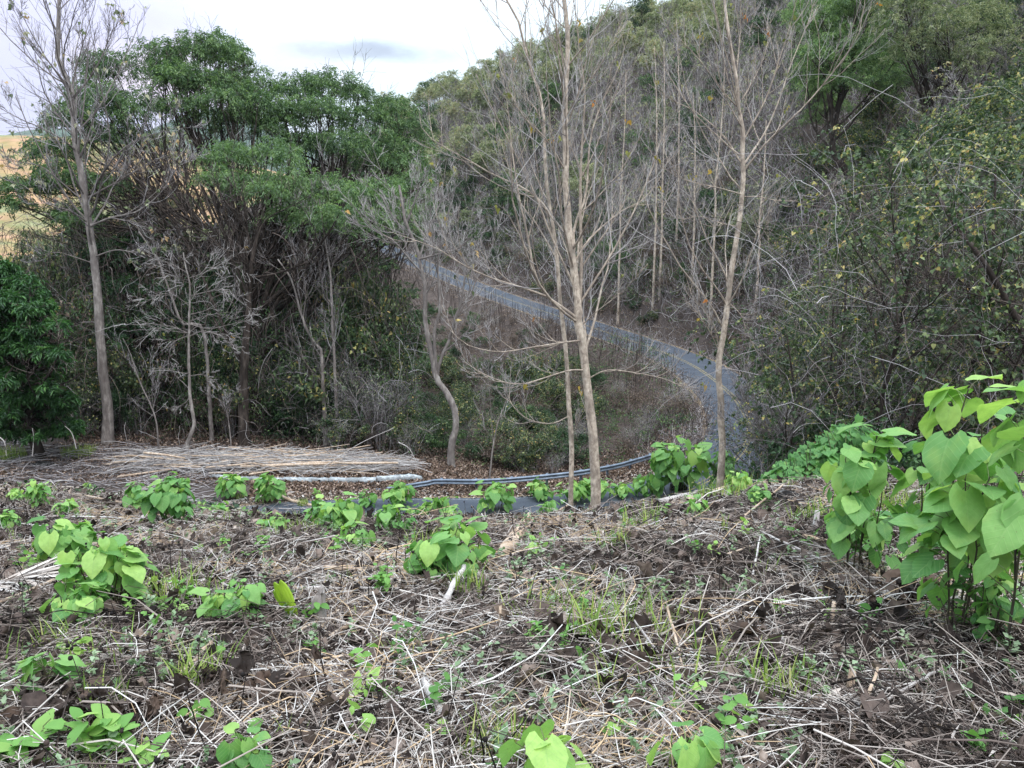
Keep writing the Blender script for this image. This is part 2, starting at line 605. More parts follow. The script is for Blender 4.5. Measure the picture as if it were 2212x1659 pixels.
mp = nt.nodes.new('ShaderNodeMapping'); mp.inputs['Scale'].default_value = (1, 1, 2.5); nt.links.new(D, mp.inputs[0])
nz = noise(nt, 2.2, 6, mp.outputs[0], .5)
cl = ramp(nt, nz, [(.3, (.78, .96, 1.08)), (.5, (.84, .99, 1.10)), (.7, (.97, 1.02, 1.10))])
sk = mixc(nt, 1.0, sky.outputs[0], (.12, .12, .12), 'MULTIPLY')
c = mixc(nt, .9, sk, cl)
c = mixc(nt, blob(775, 112, .125, .016, 9, .95), c, (.40, .47, .60))
c = mixc(nt, blob(640, 118, .16, .03, 7, .4), c, (.72, .80, .88))
c = mixc(nt, blob(60, 170, .30, .2, 5, .9), c, (.62, .62, .86))
c = mixc(nt, blob(330, 160, .10, .05, 6, .5), c, (.95, .80, .86))
# an overcast sky is brightest overhead
sxyz = nt.nodes.new('ShaderNodeSeparateXYZ'); nt.links.new(D, sxyz.inputs[0])
mx = nn(nt, 'ShaderNodeMath', operation='MAXIMUM', i1=0.0); nt.links.new(sxyz.outputs[2], mx.inputs[0])
pw = nn(nt, 'ShaderNodeMath', operation='POWER', i1=1.4); nt.links.new(mx.outputs[0], pw.inputs[0])
sc_ = nn(nt, 'ShaderNodeMath', operation='MULTIPLY_ADD', i1=1.9, i2=.78); nt.links.new(pw.outputs[0], sc_.inputs[0])
nt.links.new(c, bg.inputs[0])
nt.links.new(sc_.outputs[0], bg.inputs[1])
nt.links.new(bg.outputs[0], wo.inputs[0])

sl = bpy.data.lights.new('sun', 'SUN'); sl.energy = 1.3; sl.angle = math.radians(20); sl.color = (1, .96, .91)
so = bpy.data.objects.new('sun', sl)
sd = np.array((math.sin(SUN_AZ) * math.cos(SUN_EL), math.cos(SUN_AZ) * math.cos(SUN_EL), math.sin(SUN_EL)))
from mathutils import Vector
so.rotation_euler = Vector(sd).to_track_quat('Z', 'Y').to_euler()
COL.objects.link(so)
scene.view_settings.view_transform = 'Standard'
scene.view_settings.look = 'None'
scene.view_settings.exposure = 0.48
scene.render.engine = 'CYCLES'
cy = scene.cycles
cy.max_bounces = 5; cy.diffuse_bounces = 2; cy.glossy_bounces = 2; cy.transmission_bounces = 3; cy.transparent_max_bounces = 4
cy.use_denoising = DENOISE
cy.sample_clamp_indirect = 4

# ------------------------------------------------------------------ ground sheet
n = 560
s = np.linspace(-1, 1, n)
gx = 3600 * np.sinh(6.6 * s) / math.sinh(6.6)
s2 = np.linspace(-.86, 1, n + 80)
gy = 9 + 4200 * np.sinh(6.9 * s2) / math.sinh(6.9)
X_, Y_ = np.meshgrid(gx, gy)
Z_ = HB(X_, Y_)
V = np.stack([X_, Y_, Z_], -1).reshape(-1, 3)
i = np.arange(len(gy) - 1)[:, None] * n + np.arange(n - 1)[None]
Fq = np.stack([i, i + 1, i + n + 1, i + n], -1).reshape(-1, 4)
m, nt, out = newmat('soil')
gm = geo(nt)
pos = gm.outputs['Position']
n1 = noise(nt, 1.1, 8, pos, .65)
n2 = noise(nt, 14, 6, pos, .7)
c1 = ramp(nt, n2, [(.25, (.012, .009, .008)), (.42, (.038, .028, .025)), (.55, (.09, .068, .060)), (.66, (.19, .15, .135)), (.8, (.34, .29, .27))])
c2 = ramp(nt, n1, [(.3, (.032, .026, .024)), (.5, (.080, .062, .056)), (.7, (.15, .118, .105))])
near = mixc(nt, .45, c1, c2)
# far farmland beyond the wood
n3 = noise(nt, .012, 5, pos, .55)
n4 = noise(nt, .09, 4, pos, .6)
field = ramp(nt, n3, [(.35, (.18, .24, .13)), (.45, (.30, .23, .12)), (.52, (.42, .24, .15)), (.60, (.38, .25, .13)), (.7, (.2, .26, .15))])
fk = ramp(nt, n4, [(.4, (1, 1, 1)), (.72, (.45, .6, .4))])
field = mixc(nt, .8, field, fk, 'MULTIPLY')
wood = ramp(nt, n4, [(.35, (.05, .08, .07)), (.6, (.10, .13, .10))])
sx = nt.nodes.new('ShaderNodeSeparateXYZ'); nt.links.new(pos, sx.inputs[0])
mr = nn(nt, 'ShaderNodeMapRange', i1=1100.0, i2=1500.0, i3=0.0, i4=1.0); nt.links.new(sx.outputs[1], mr.inputs[0])
farc = mixc(nt, mr.outputs[0], field, wood)
mr = nn(nt, 'ShaderNodeMapRange', i1=260.0, i2=420.0, i3=0.0, i4=1.0); nt.links.new(sx.outputs[1], mr.inputs[0])
colr = mixc(nt, mr.outputs[0], near, farc)
princ(nt, out, colr, .95, .1, n2, .8, .05)
M['soil'] = m
o = mesh('ground', V, [Fq], m, smooth=True)
kind(o, 'structure', 'brown leaf littered soil falling to the road, tan farmland and blue hills beyond')

# ------------------------------------------------------------------ road
T = np.gradient(RC, axis=0); T[:, 2] = 0; T = norm(T)
Nn = np.stack([-T[:, 1], T[:, 0], 0 * T[:, 0]], -1)      # points to the inner (gully) side


def strip(off0, off1, dz, name, mat, i0=0, i1=None, step=.4, k='structure', wob=0., parent=None):
    P = RC[i0:i1]; Q = Nn[i0:i1]
    cols = max(2, int(abs(off1 - off0) / step) + 1)
    offs = np.linspace(off0, off1, cols)
    wv = wob * (np.sin(np.arange(len(P)) * 1.7) + np.sin(np.arange(len(P)) * .61 + 1)) if wob else np.zeros(len(P))
    V = []
    for j, o_ in enumerate(offs):
        e = wv if j == 0 or j == cols - 1 else 0 * wv
        e = e if j == cols - 1 else -e
        V.append(P + Q * (o_ + e)[:, None] + np.array((0, 0, dz)))
    V = np.stack(V, 1).reshape(-1, 3)
    i = np.arange(len(P) - 1)[:, None] * cols + np.arange(cols - 1)[None]
    Fq = np.stack([i, i + cols, i + cols + 1, i + 1], -1).reshape(-1, 4)
    o = mesh(name, V, [Fq[:, ::-1]], mat, parent)
    if k: o['kind'] = k
    return o


m, nt, out = newmat('asphalt')
gm = geo(nt)
a1 = noise(nt, .8, 6, gm.outputs['Position'], .6)
a2 = noise(nt, 40, 3, gm.outputs['Position'], .6)
c = ramp(nt, a1, [(.3, (.026, .034, .054)), (.5, (.042, .052, .076)), (.7, (.075, .086, .110))])
c = mixc(nt, .25, c, ramp(nt, a2, [(.3, (.03, .035, .045)), (.7, (.16, .17, .19))]))
princ(nt, out, c, .75, .35, a2, .4, .01)
rd = strip(-2.85, 2.85, .012, 'road', m)
rd['label'] = 'blue grey asphalt road bending back on itself below the slope'
m, nt, out = newmat('line_paint')
gm = geo(nt)
a1 = noise(nt, 6, 5, gm.outputs['Position'], .7)
princ(nt, out, ramp(nt, a1, [(.42, (.07, .08, .10)), (.68, (.30, .31, .33))]), .7)
for s_ in (-2.6, 2.6):
    kind(strip(s_ - .045, s_ + .045, .018, 'edge_line', m), 'structure', 'worn white painted line along the asphalt edge')
m, nt, out = newmat('yellow_paint')
gm = geo(nt)
a1 = noise(nt, 5, 5, gm.outputs['Position'], .7)
princ(nt, out, ramp(nt, a1, [(.4, (.09, .09, .09)), (.62, (.40, .30, .10))]), .7)
for s_ in (-.13, .13):
    kind(strip(s_ - .05, s_ + .05, .018, 'centre_line', m), 'structure', 'worn yellow painted line in the middle of the asphalt')
M['verge'] = vm = barkmat('dry_verge', (.13, .09, .06), (.26, .19, .12), (.40, .31, .20), 5, 1)
kind(strip(2.85, 3.2, .004, 'verge', vm, wob=.05), 'structure', 'strip of dry tan grass clippings along the asphalt')
kind(strip(-3.2, -2.85, .004, 'verge', vm, wob=.05), 'structure', 'strip of dry tan grass clippings along the asphalt')

# ------------------------------------------------------------------ crash barrier
m, nt, out = newmat('galvanised')
gm = geo(nt)
a1 = noise(nt, 3, 6, gm.outputs['Position'], .6)
princ(nt, out, ramp(nt, a1, [(.35, (.10, .12, .16)), (.6, (.19, .23, .30)), (.8, (.31, .36, .44))]), .5, .5, metal=.25)
M['steel'] = m
pts = [(785, 1060, 41.7, 1), (850, 1050, 41.9, 1), (922, 1038.5, 42.0, 1), (945, 1034.5, 42.0, 1), (1028, 1035, 41.6, 1), (1106, 1031, 41.6, 1), (1226, 1019.5, 42.4, 1), (1296, 1008.5, 43.4, 1),
       (1343, 999, 44.4, 1), (1388, 986, 45.7, 1), (1440, 971, 47.4, 1), (1490, 957, 49.5, 1)]
rp = np.array([g(a, b, c) for a, b, c, _ in pts])
rp = catmull(rp, 8)
bar = empty('guard_rail', (rp[40][0], rp[40][1], -14), 'long galvanised steel crash barrier curving along the outer edge of the bend', 'crash barrier')
off = np.array(bar.location)
Tt = np.gradient(rp, axis=0); Th = Tt.copy(); Th[:, 2] = 0; Th = norm(Th)
Nb = np.stack([Th[:, 1], -Th[:, 0], 0 * Th[:, 0]], -1)     # towards the road (viewer)
prof = [(0, 0), (.035, -.01), (.085, -.045), (.085, -.085), (.02, -.125), (.005, -.155), (.02, -.185), (.085, -.225), (.085, -.265), (.035, -.30), (0, -.31)]
prof = prof + [(a - .008, b) for a, b in prof[::-1]]
pr = np.array(prof)
V = rp[:, None] + Nb[:, None] * pr[None, :, 0:1] + np.array((0, 0, 1.))[None, None] * pr[None, :, 1:2]
k = len(prof)
i = np.arange(len(rp) - 1)[:, None] * k; j = np.arange(k)[None]
Fq = np.stack([i + j, i + (j + 1) % k, i + k + (j + 1) % k, i + k + j], -1).reshape(-1, 4)
G = Geo().add(V, [Fq]); G.out('rail', m, bar, off=off)
sm = np.cumsum(np.r_[0, np.linalg.norm(np.diff(rp, axis=0), axis=1)])


def box(c, ax, ay, az, hx, hy, hz):
    c = np.asarray(c, float)
    V = np.array([c + sx_ * hx * ax + sy_ * hy * ay + sz_ * hz * az for sx_ in (-1, 1) for sy_ in (-1, 1) for sz_ in (-1, 1)])
    Fb = np.array([(0, 1, 3, 2), (4, 6, 7, 5), (0, 4, 5, 1), (2, 3, 7, 6), (0, 2, 6, 4), (1, 5, 7, 3)])
    return V, [Fb]


zz = np.array((0, 0, 1.))
for q in np.arange(4.2, sm[-1], 2.0):
    ii = int(np.searchsorted(sm, q)); p = rp[min(ii, len(rp) - 1)]; t_ = Th[min(ii, len(rp) - 1)]; nb = Nb[min(ii, len(rp) - 1)]
    gz = float(H(p[0], p[1]))
    G = Geo()
    for dd, wd, th in ((0, .05, .004), (.05, .004, .05), (-.05, .004, .05)):
        hz = (p[2] - gz + .25) / 2
        G.add(*box(p + t_ * dd - nb * .12 + zz * (-hz + .02), t_, nb, zz, wd if dd == 0 else .005, .005 if dd == 0 else .045, hz))
    G.out('post', M['steel'], bar, off=off)
    G = Geo().add(*box(p - nb * .045 + zz * -.15, t_, nb, zz, .06, .028, .15))
    G.out('spacer', M['steel'], bar, off=off)
    G = Geo()
    V, Fs, vv = tubes([[p + nb * .0 - zz * .155, p + nb * .03 - zz * .155]], [[.03, .02]], 8, cap=True)
    G.add(V, Fs); G.out('bolt', M['steel'], bar, off=off)

# ------------------------------------------------------------------ white kerb blocks
wk = barkmat('whitewash', (.14, .145, .15), (.44, .47, .50), (.70, .74, .78), 6, 1, .85)
kp = np.array([g(455, 1040, 44), g(520, 1040.5, 43.5), g(600, 1039, 43.3), g(700, 1040, 43.1), g(800, 1041, 43.0), g(912, 1039, 43.6)])
kp = catmull(kp, 8)
kp[:, 2] = H(kp[:, 0], kp[:, 1])
bounds = [0, 9, 17, 25, 33, 40]
names = ['far end block of the white painted kerb, half buried under poles', 'mossy white painted kerb block under the pole heap', 'middle block of the white painted roadside kerb',
         'white painted kerb block with dead leaves banked against it', 'last white painted kerb block, its rounded end beside the crash barrier']
for q in range(5):
    P = kp[bounds[q]:bounds[q + 1] + 1].copy()
    P[0] += (P[1] - P[0]) * .04; P[-1] -= (P[-1] - P[-2]) * .04
    t_ = norm(np.gradient(P, axis=0) * (1, 1, 0)); nb = np.stack([t_[:, 1], -t_[:, 0], 0 * t_[:, 0]], -1)
    pf = np.array([(.17, -.15), (.16, .2), (.12, .27), (.04, .30), (-.08, .30), (-.15, .26), (-.18, .2), (-.19, -.15)])
    sc = np.ones(len(P))
    if q == 4: sc[-1] = .55; sc[-2] = .9
    hgt = [.4, .5, .7, .85, 1.1][q]
    V = P[:, None] + nb[:, None] * (pf[None, :, 0:1]) * sc[:, None, None] + zz * pf[None, :, 1:2] * sc[:, None, None] * hgt
    V = V + rng.normal(0, .018, V.shape)
    k = len(pf)
    i = np.arange(len(P) - 1)[:, None] * k; j = np.arange(k)[None]
    Fq = np.stack([i + j, i + (j + 1) % k, i + k + (j + 1) % k, i + k + j], -1).reshape(-1, 4)
    off = P[len(P) // 2]
    G = Geo().add(V, [Fq, np.arange(k)[::-1][None], (len(P) - 1) * k + np.arange(k)[None]])
    o = G.out('kerb_block', wk, off=off); o.location = off
    tag(o, names[q], 'kerb', 'white painted kerb blocks')

# ------------------------------------------------------------------ plant materials (colour by the random number v of each piece)
M['twig_grey'] = vmat('grey_twigs', [(0, (.05, .042, .044)), (.4, (.18, .155, .16)), (.8, (.40, .365, .37)), (1, (.56, .52, .52))])
M['twig_brown'] = vmat('brown_twigs', [(0, (.022, .017, .016)), (.5, (.078, .06, .055)), (1, (.24, .19, .17))])
M['twig_pale'] = vmat('pale_twigs', [(0, (.20, .175, .17)), (.5, (.36, .325, .315)), (1, (.50, .465, .455))])
M['bark_pale'] = barkmat('pale_bark', (.20, .16, .135), (.52, .42, .34), (.72, .62, .52), 14, .5)
M['bark_grey'] = barkmat('grey_bark', (.12, .10, .095), (.25, .215, .20), (.40, .36, .335), 6, .3)
M['bark_dark'] = barkmat('dark_bark', (.022, .017, .015), (.06, .046, .04), (.13, .105, .09), 5, .25)
M['leaf_feather'] = vmat('feathery_green_leaves', [(0, (.020, .046, .024)), (.3, (.065, .125, .055)), (.62, (.16, .255, .11)), (1, (.32, .42, .20))], .5, .45, .35, objvar=.3)
M['leaf_olive'] = vmat('olive_leaves', [(0, (.07, .10, .055)), (.35, (.19, .23, .13)), (.65, (.36, .37, .25)), (.88, (.48, .45, .34)), (1, (.48, .32, .18))], .7, .2, .3, objvar=.3)
M['leaf_dark'] = vmat('dark_green_leaves', [(0, (.010, .026, .014)), (.45, (.030, .068, .030)), (.8, (.085, .16, .06)), (1, (.20, .29, .11))], .5, .35, .25, objvar=.4)
M['leaf_dry'] = vmat('dry_brown_leaves', [(0, (.05, .036, .032)), (.5, (.16, .115, .095)), (1, (.34, .27, .23))], .8, .1, .15)
M['leaf_vine'] = vmat('vine_leaves', [(0, (.014, .030, .015)), (.42, (.045, .075, .035)), (.66, (.11, .155, .07)), (.80, (.24, .28, .13)), (.88, (.52, .45, .17)), (1, (.62, .36, .15))], .55, .3, .3)
M['leaf_lance'] = vmat('lance_leaves', [(0, (.012, .035, .014)), (.5, (.035, .10, .03)), (.85, (.08, .20, .05)), (1, (.17, .32, .09))], .4, .4, .25)


def spawn(P, R, m, t0=.25, t1=.95, ang=(.5, 1.0), lf=.5, S=6, up=.15, wig=.12, rf=.6, minr=.002, tip=.3):
    n, S0, _ = P.shape
    idx = np.repeat(np.arange(n), m)
    N = len(idx)
    t = U(t0, t1, N) * (S0 - 1)
    i = np.minimum(t.astype(int), S0 - 2); f = (t - i)[:, None]
    a, b = P[idx, i], P[idx, i + 1]
    pos = a * (1 - f) + b * f
    T = norm(b - a)
    pl = np.linalg.norm(np.diff(P, axis=1), axis=2).sum(1)[idx]
    r0 = np.maximum((R[idx, i] * (1 - f[:, 0]) + R[idx, i + 1] * f[:, 0]) * rf, minr)
    pr = norm(np.cross(T, rng.normal(0, 1, (N, 3))))
    an = U(*ang, N)[:, None]
    d = norm(T * np.cos(an) + pr * np.sin(an))
    L = lf * pl * (1.1 - .6 * t / (S0 - 1)) * U(.55, 1.25, N)
    Q = np.empty((N, S, 3)); Q[:, 0] = pos
    st = (L / (S - 1))[:, None]
    for s in range(1, S):
        d = norm(d + np.array((0, 0, up / S * 2)) + rng.normal(0, wig, (N, 3)))
        Q[:, s] = Q[:, s - 1] + d * st
    RR = r0[:, None] * np.linspace(1, tip, S)[None]
    return Q, np.maximum(RR, minr * .6)


def path(pts, S=14, wig=0.):
    P = catmull(pts, 8)
    L = np.r_[0, np.cumsum(np.linalg.norm(np.diff(P, axis=0), axis=1))]
    q = np.linspace(0, L[-1], S)
    P = np.stack([np.interp(q, L, P[:, i]) for i in range(3)], -1)
    if wig:
        P[1:-1] += rng.normal(0, wig, (S - 2, 3))
    return P


def clump_leaves(c, r, n, L, W, T=LEAF4, droop=.5, shell=.6, per=14, spread=.45, down=-.25, twist=.6, fv=None):
    """sprays of leaves over a dome shaped clump; r=(rx,ry,rz)"""
    ns = max(1, n // per)
    d = norm(rng.normal(0, 1, (ns * 3, 3)))
    d = d[d[:, 2] > down][:ns]
    rad = U(shell, 1.04, (len(d), 1))
    r = np.asarray(r, float)
    p = c + d * r * rad
    o = norm(d * (1, 1, .5) + rng.normal(0, .3, d.shape))
    # leaflets strung along a drooping twig
    k = np.repeat(np.arange(len(d)), per)
    t = U(0, 1, len(k))[:, None]
    ln = spread * U(.7, 1.3, len(d))[k][:, None]
    pp = p[k] + o[k] * t * ln - np.array((0, 0, 1.)) * t * t * ln * droop + rng.normal(0, .12 * spread, (len(k), 3))
    side = norm(np.cross(o[k], (0, 0, 1.)) + 1e-6) * rng.choice([-1, 1], (len(k), 1))
    D = norm(o[k] * .5 + side * U(.2, 1, (len(k), 1)) + np.array((0, 0, -1.)) * droop * U(.3, 1.2, (len(k), 1)) + rng.normal(0, .25, (len(k), 3)))
    S, D, N = frames(D, twist=twist)
    s = U(.6, 1.3, len(k)) * L
    vs = (U(0, 1, len(d))[k] * .55 + U(0, 1, len(k)) * .45)
    if fv is not None: vs = fv(vs)
    return stamp(T, pp, S, D, N, s * W, s, s, vs)


def proto_tree(name, h, cr, leafmat, barkm, twm, nl=9000, L=.2, W=.4, nb=7, tw=(5, 5), trunk_r=.12, flat=.55, crown_z=.7, shell=.5, T=LEAF4, droop=.5, lean=.06, up=.3, multi=1, twr=.006, low=.35, leafname='crown', per=14, bt=.35):
    root = empty(name, (0, 0, 0))
    G = Geo(); GT = Geo(); GL = Geo()
    for q in range(multi):
        a = U(0, 6.3)
        top = np.array((math.cos(a), math.sin(a), 0)) * (lean * h * U(.5, 1.5) + (.22 * h if multi > 1 else 0)) + (0, 0, h * U(.82, .95))
        P = path([(0, 0, -.3), top * .35 + rng.normal(0, .03 * h, 3) * (1, 1, .2), top * .7 + rng.normal(0, .03 * h, 3) * (1, 1, .2), top], 10)
        R = np.linspace(trunk_r, trunk_r * .25, 10) / math.sqrt(multi)
        V, Fs, vv = tubes(P[None], R[None], 7); G.add(V, Fs, vv)
        P1, R1 = spawn(P[None], R[None], max(2, nb // multi), low, .97, (.5, 1.05), .5, 7, up, .1, .62)
        V, Fs, vv = tubes(P1, R1, 5); G.add(V, Fs, vv)
        P2, R2 = spawn(P1, R1, tw[0], .2, .98, (.4, 1.0), .55, 6, up * .6, .14, .6, twr * 1.6)
        V, Fs, vv = tubes(P2, R2, 4); GT.add(V, Fs, vv)
        if tw[1]:
            P3, R3 = spawn(P2, R2, tw[1], .15, 1, (.4, 1.1), .55, 5, up * .3, .18, .6, twr)
            V, Fs, vv = tubes(P3, R3, 3); GT.add(V, Fs, vv)
        else:
            P3 = P2
        if nl:
            ends = np.vstack([P2[:, -1], P1[:, -1]])
            ends = ends[rng.permutation(len(ends))]
            ne = min(len(ends), 34)
            for e in ends[:ne]:
                rr = cr * U(.2, .42)
                V, Fs, vv, uv = clump_leaves(e, (rr, rr, rr * flat), nl // (ne * multi), L, W, T, droop, shell, per, L * 2.6)
                GL.add(V, Fs, vv, uv)
    G.out('trunk', barkm, root, smooth=True)
    joined(leafname, [(GT, twm), (GL, leafmat)], root)
    return root


def proto_shrub(name, h, r, leafmat, twm, nl=4000, L=.12, W=.5, nst=9, tw=4, T=LEAF4, droop=.4, vine=0, per=8):
    root = empty(name, (0, 0, 0))
    a = U(0, 6.3, nst); rad = r * U(.2, 1, nst)
    base = np.stack([np.cos(a) * .12 * r, np.sin(a) * .12 * r, np.full(nst, -.1)], -1)
    top = np.stack([np.cos(a) * rad, np.sin(a) * rad, h * U(.55, 1, nst)], -1)
    S = 8
    t = np.linspace(0, 1, S)[None, :, None]
    P = base[:, None] * (1 - t) + top[:, None] * t + np.array((0, 0, .18 * h)) * np.sin(t * PI) + rng.normal(0, .035 * h, (nst, S, 3)) * t
    R = np.linspace(.022, .008, S)[None] * h / 3 * np.ones((nst, 1))
    G = Geo(); V, Fs, vv = tubes(P, R, 4); G.add(V, Fs, vv)
    P1, R1 = spawn(P, R, tw, .15, 1, (.4, 1.2), .5, 6, .1, .2, .6, .005)
    V, Fs, vv = tubes(P1, R1, 3); G.add(V, Fs, vv)
    P2, R2 = spawn(P1, R1, tw, .1, 1, (.4, 1.2), .55, 5, -.1 if vine else .05, .25, .6, .004)
    V, Fs, vv = tubes(P2, R2, 3); G.add(V, Fs, vv)
    G.out('stems', twm, root)
    if nl:
        Q = np.vstack([P1[:, 2:].reshape(-1, 3), P2[:, 1:].reshape(-1, 3)])
        Q = Q[rng.integers(0, len(Q), nl // per)]
        k = np.repeat(np.arange(len(Q)), per)
        pp = Q[k] + rng.normal(0, L * .9, (len(k), 3))
        pp[:, 2] = np.abs(pp[:, 2])
        D = norm(rng.normal(0, 1, (len(k), 3)) + (0, 0, -droop))
        S_, D, N = frames(D, twist=.5)
        s = L * U(.6, 1.3, len(k))
        V, Fs, vv, uv = stamp(T, pp, S_, D, N, s * W, s, s, U(0, 1, len(Q))[k] * .6 + U(0, 1, len(k)) * .4)
        Geo().add(V, Fs, vv, uv).out('foliage', leafmat, root)
    return root


HEART4 = (np.array([(0, 0, 0), (.42, .02, .06), (.5, .32, .08), (0, 1, -.2), (-.5, .32, .08), (-.42, .02, .06), (0, .35, -.02)]),
          [np.array([(0, 1, 6), (1, 2, 6), (2, 3, 6), (3, 4, 6), (4, 5, 6), (5, 0, 6)])], np.array([(.5, 0)] * 7))

PR = {}
def protos(key, fn, n):
    PR[key] = [fn() for _ in range(n)]
    for o in PR[key]:
        o['proto'] = 1


protos('ridge', lambda: proto_tree('young_tree', 8.5, 2.8, M['leaf_olive'], M['bark_grey'], M['twig_grey'], 4600, .27, .45, 9, (4, 3), .09, .7, T=LEAF4, droop=.6, low=.4, twr=.012), 3)
protos('feather', lambda: proto_tree('feathery_tree', 11, 4.2, M['leaf_feather'], M['bark_dark'], M['twig_brown'], 11000, .24, .3, 9, (5, 4), .17, .5, low=.3, twr=.009), 3)
protos('darkt', lambda: proto_tree('leafy_tree', 9, 3.6, M['leaf_dark'], M['bark_dark'], M['twig_grey'], 8000, .2, .5, 9, (5, 4), .13, .7, low=.2, twr=.009), 2)
protos('bare', lambda: proto_tree('bare_tree', 10, 3.0, M['leaf_olive'], M['bark_grey'], M['twig_grey'], 300, .22, .45, 12, (7, 7), .11, .7, low=.2, up=.5, twr=.009), 4)
protos('pole', lambda: proto_tree('slender_tree', 13, 2.2, M['leaf_olive'], M['bark_pale'], M['twig_pale'], 260, .22, .45, 9, (5, 4), .12, .7, low=.5, up=.8, lean=.03, twr=.009), 2)
protos('s_green', lambda: proto_shrub('leafy_shrub', 2.6, 1.7, M['leaf_dark'], M['twig_brown'], 5200, .13, .55, 9, 5), 3)
protos('s_vine', lambda: proto_shrub('vine_covered_shrub', 3.2, 2.0, M['leaf_vine'], M['twig_grey'], 4200, .12, .8, 12, 6, T=HEART4, vine=1), 3)
protos('s_dry', lambda: proto_shrub('twiggy_shrub', 2.6, 1.8, M['leaf_dry'], M['twig_brown'], 1500, .12, .5, 14, 6, per=4), 3)
protos('s_grey', lambda: proto_shrub('bare_shrub', 2.8, 1.9, M['leaf_olive'], M['twig_grey'], 260, .10, .5, 15, 7, per=3), 2)

first = set()
PLACED = []
def put(key, x, y, s, label, group, cat='tree', dz=0., rz=None, sz=None, kind_i=None):
    L = PR[key]
    src = L[int(rng.integers(len(L))) if kind_i is None else kind_i]
    o = copy_thing(src, (x, y, float(H(x, y)) + dz), U(0, 6.3) if rz is None else rz, s, label, group, sz, cat)
    PLACED.append(o)
    return o


# ------------------------------------------------------------------ wood on the hillside above the road
cand = []
for yy in np.arange(92, 250, 4.9):
    for xx in np.arange(-62, 118, 4.6 + yy * .004):
        x = xx + U(-2.2, 2.2); y = yy + U(-2.2, 2.2)
        cand.append((x, y))
cand = np.array(cand)
cand = np.vstack([cand, np.stack([U(20, 60, 110), U(45, 95, 110)], -1)])
dr, _ = road_d(cand[:, 0], cand[:, 1])
cz = H(cand[:, 0], cand[:, 1])
PX, PY = proj(np.stack([cand[:, 0], cand[:, 1], cz + 4], -1))
# uphill side: outside the bend
out_ = ~inner(cand[:, 0], cand[:, 1])
ok = (dr > 6.5) & out_ & (PX > 820) & (PX < 2330) & (PY > -120)
cand = cand[ok]; PX = PX[ok]; PY = PY[ok]; dr = dr[ok]
ordr = rng.permutation(len(cand))
cnt = {}
HL = {'ridge': ('thin young tree with dry olive leaves in the stand along the hill crest', 'olive leaved young trees on the hill crest', 'tree'),
      'feather': ('feathery green tree among grey bare trees on the hillside', 'feathery green trees on the hillside', 'tree'),
      'darkt': ('dark green leafy tree in the shaded wood above the road', 'dark green trees above the road', 'tree'),
      'bare': ('leafless grey tree with dense fine twigs in the hillside wood', 'leafless grey trees on the hillside', 'tree'),
      'pole': ('tall slender pale trunk tree standing in the hillside wood', 'slender pale trees on the hillside', 'tree'),
      's_vine': ('shrub hung with creeper in the hillside wood', 'creeper hung shrubs on the hillside', 'shrub'),
      's_dry': ('brown twiggy shrub on the bank above the road', 'twiggy shrubs above the road', 'shrub')}
for i in ordr:
    x, y = cand[i]; X, Y = PX[i], PY[i]
    r = U()
    crest = 210 + (900 - X) * .32
    if y > 175 or (X < 1560 and Y < crest + 115):
        key = 'ridge' if r < .84 else ('bare' if r < .95 else 'darkt')
    elif X > 1680 and Y < 190:
        key = 'feather' if r < .4 else 'bare' if r < .8 else 'darkt'
    elif X < 1200:
        key = 'darkt' if r < .35 else 'feather' if r < .5 else 'ridge' if r < .68 else 'bare' if r < .9 else 'pole'
    elif X < 1700:
        key = 'bare' if r < .66 else 'pole' if r < .72 else 'darkt' if r < .86 else 'ridge' if r < .93 else 's_dry'
    else:
        key = 'bare' if r < .35 else 'darkt' if r < .6 else 'feather' if r < .72 else 'ridge' if r < .82 else 's_vine'
    if y < 100 and X > 1300 and r < .5: key = 's_vine' if r < .2 else 'bare'
    if cnt.get(key, 0) >= 290: continue
    cnt[key] = cnt.get(key, 0) + 1
    s = U(.75, 1.15) * (1.0 if y > 130 else .9)
    if key == 'pole': s *= .85
    if dr[i] < 11: s *= .55
    if key == 'ridge': s *= .95
    lab, grp, cat = HL[key]
    put(key, x, y, s * (1.6 if key[0:2] == 's_' else 1), lab, grp, cat)
print('hill', cnt)
# scrub on the bank right beside the upper road
c1 = 0
for q in range(3000):
    i = int(rng.integers(95, len(RC) - 30)); of = -U(4.2, 20)
    x, y = RC[i, :2] + Nn[i, :2] * of
    X, Y = proj(np.array((x, y, float(H(x, y)) + 1)))
    if X > 1720 or c1 > 420 or (of > -6 and U() < .5): continue
    r = U()
    key = 's_dry' if r < .35 else 's_grey' if r < .65 else 's_vine' if r < .8 else 's_green'
    put(key, x, y, U(.5, 1.1) * (.7 if of > -7 else 1), {'s_dry': 'brown twiggy shrub on the bank above the upper road', 's_grey': 'bare grey shrub on the bank above the upper road', 's_vine': 'creeper shrub on the bank above the upper road', 's_green': 'green shrub on the bank above the upper road'}[key],
        {'s_dry': 'brown shrubs on the road bank', 's_grey': 'bare grey shrubs on the road bank', 's_vine': 'creeper shrubs on the road bank', 's_green': 'green shrubs on the road bank'}[key], 'shrub')
    c1 += 1


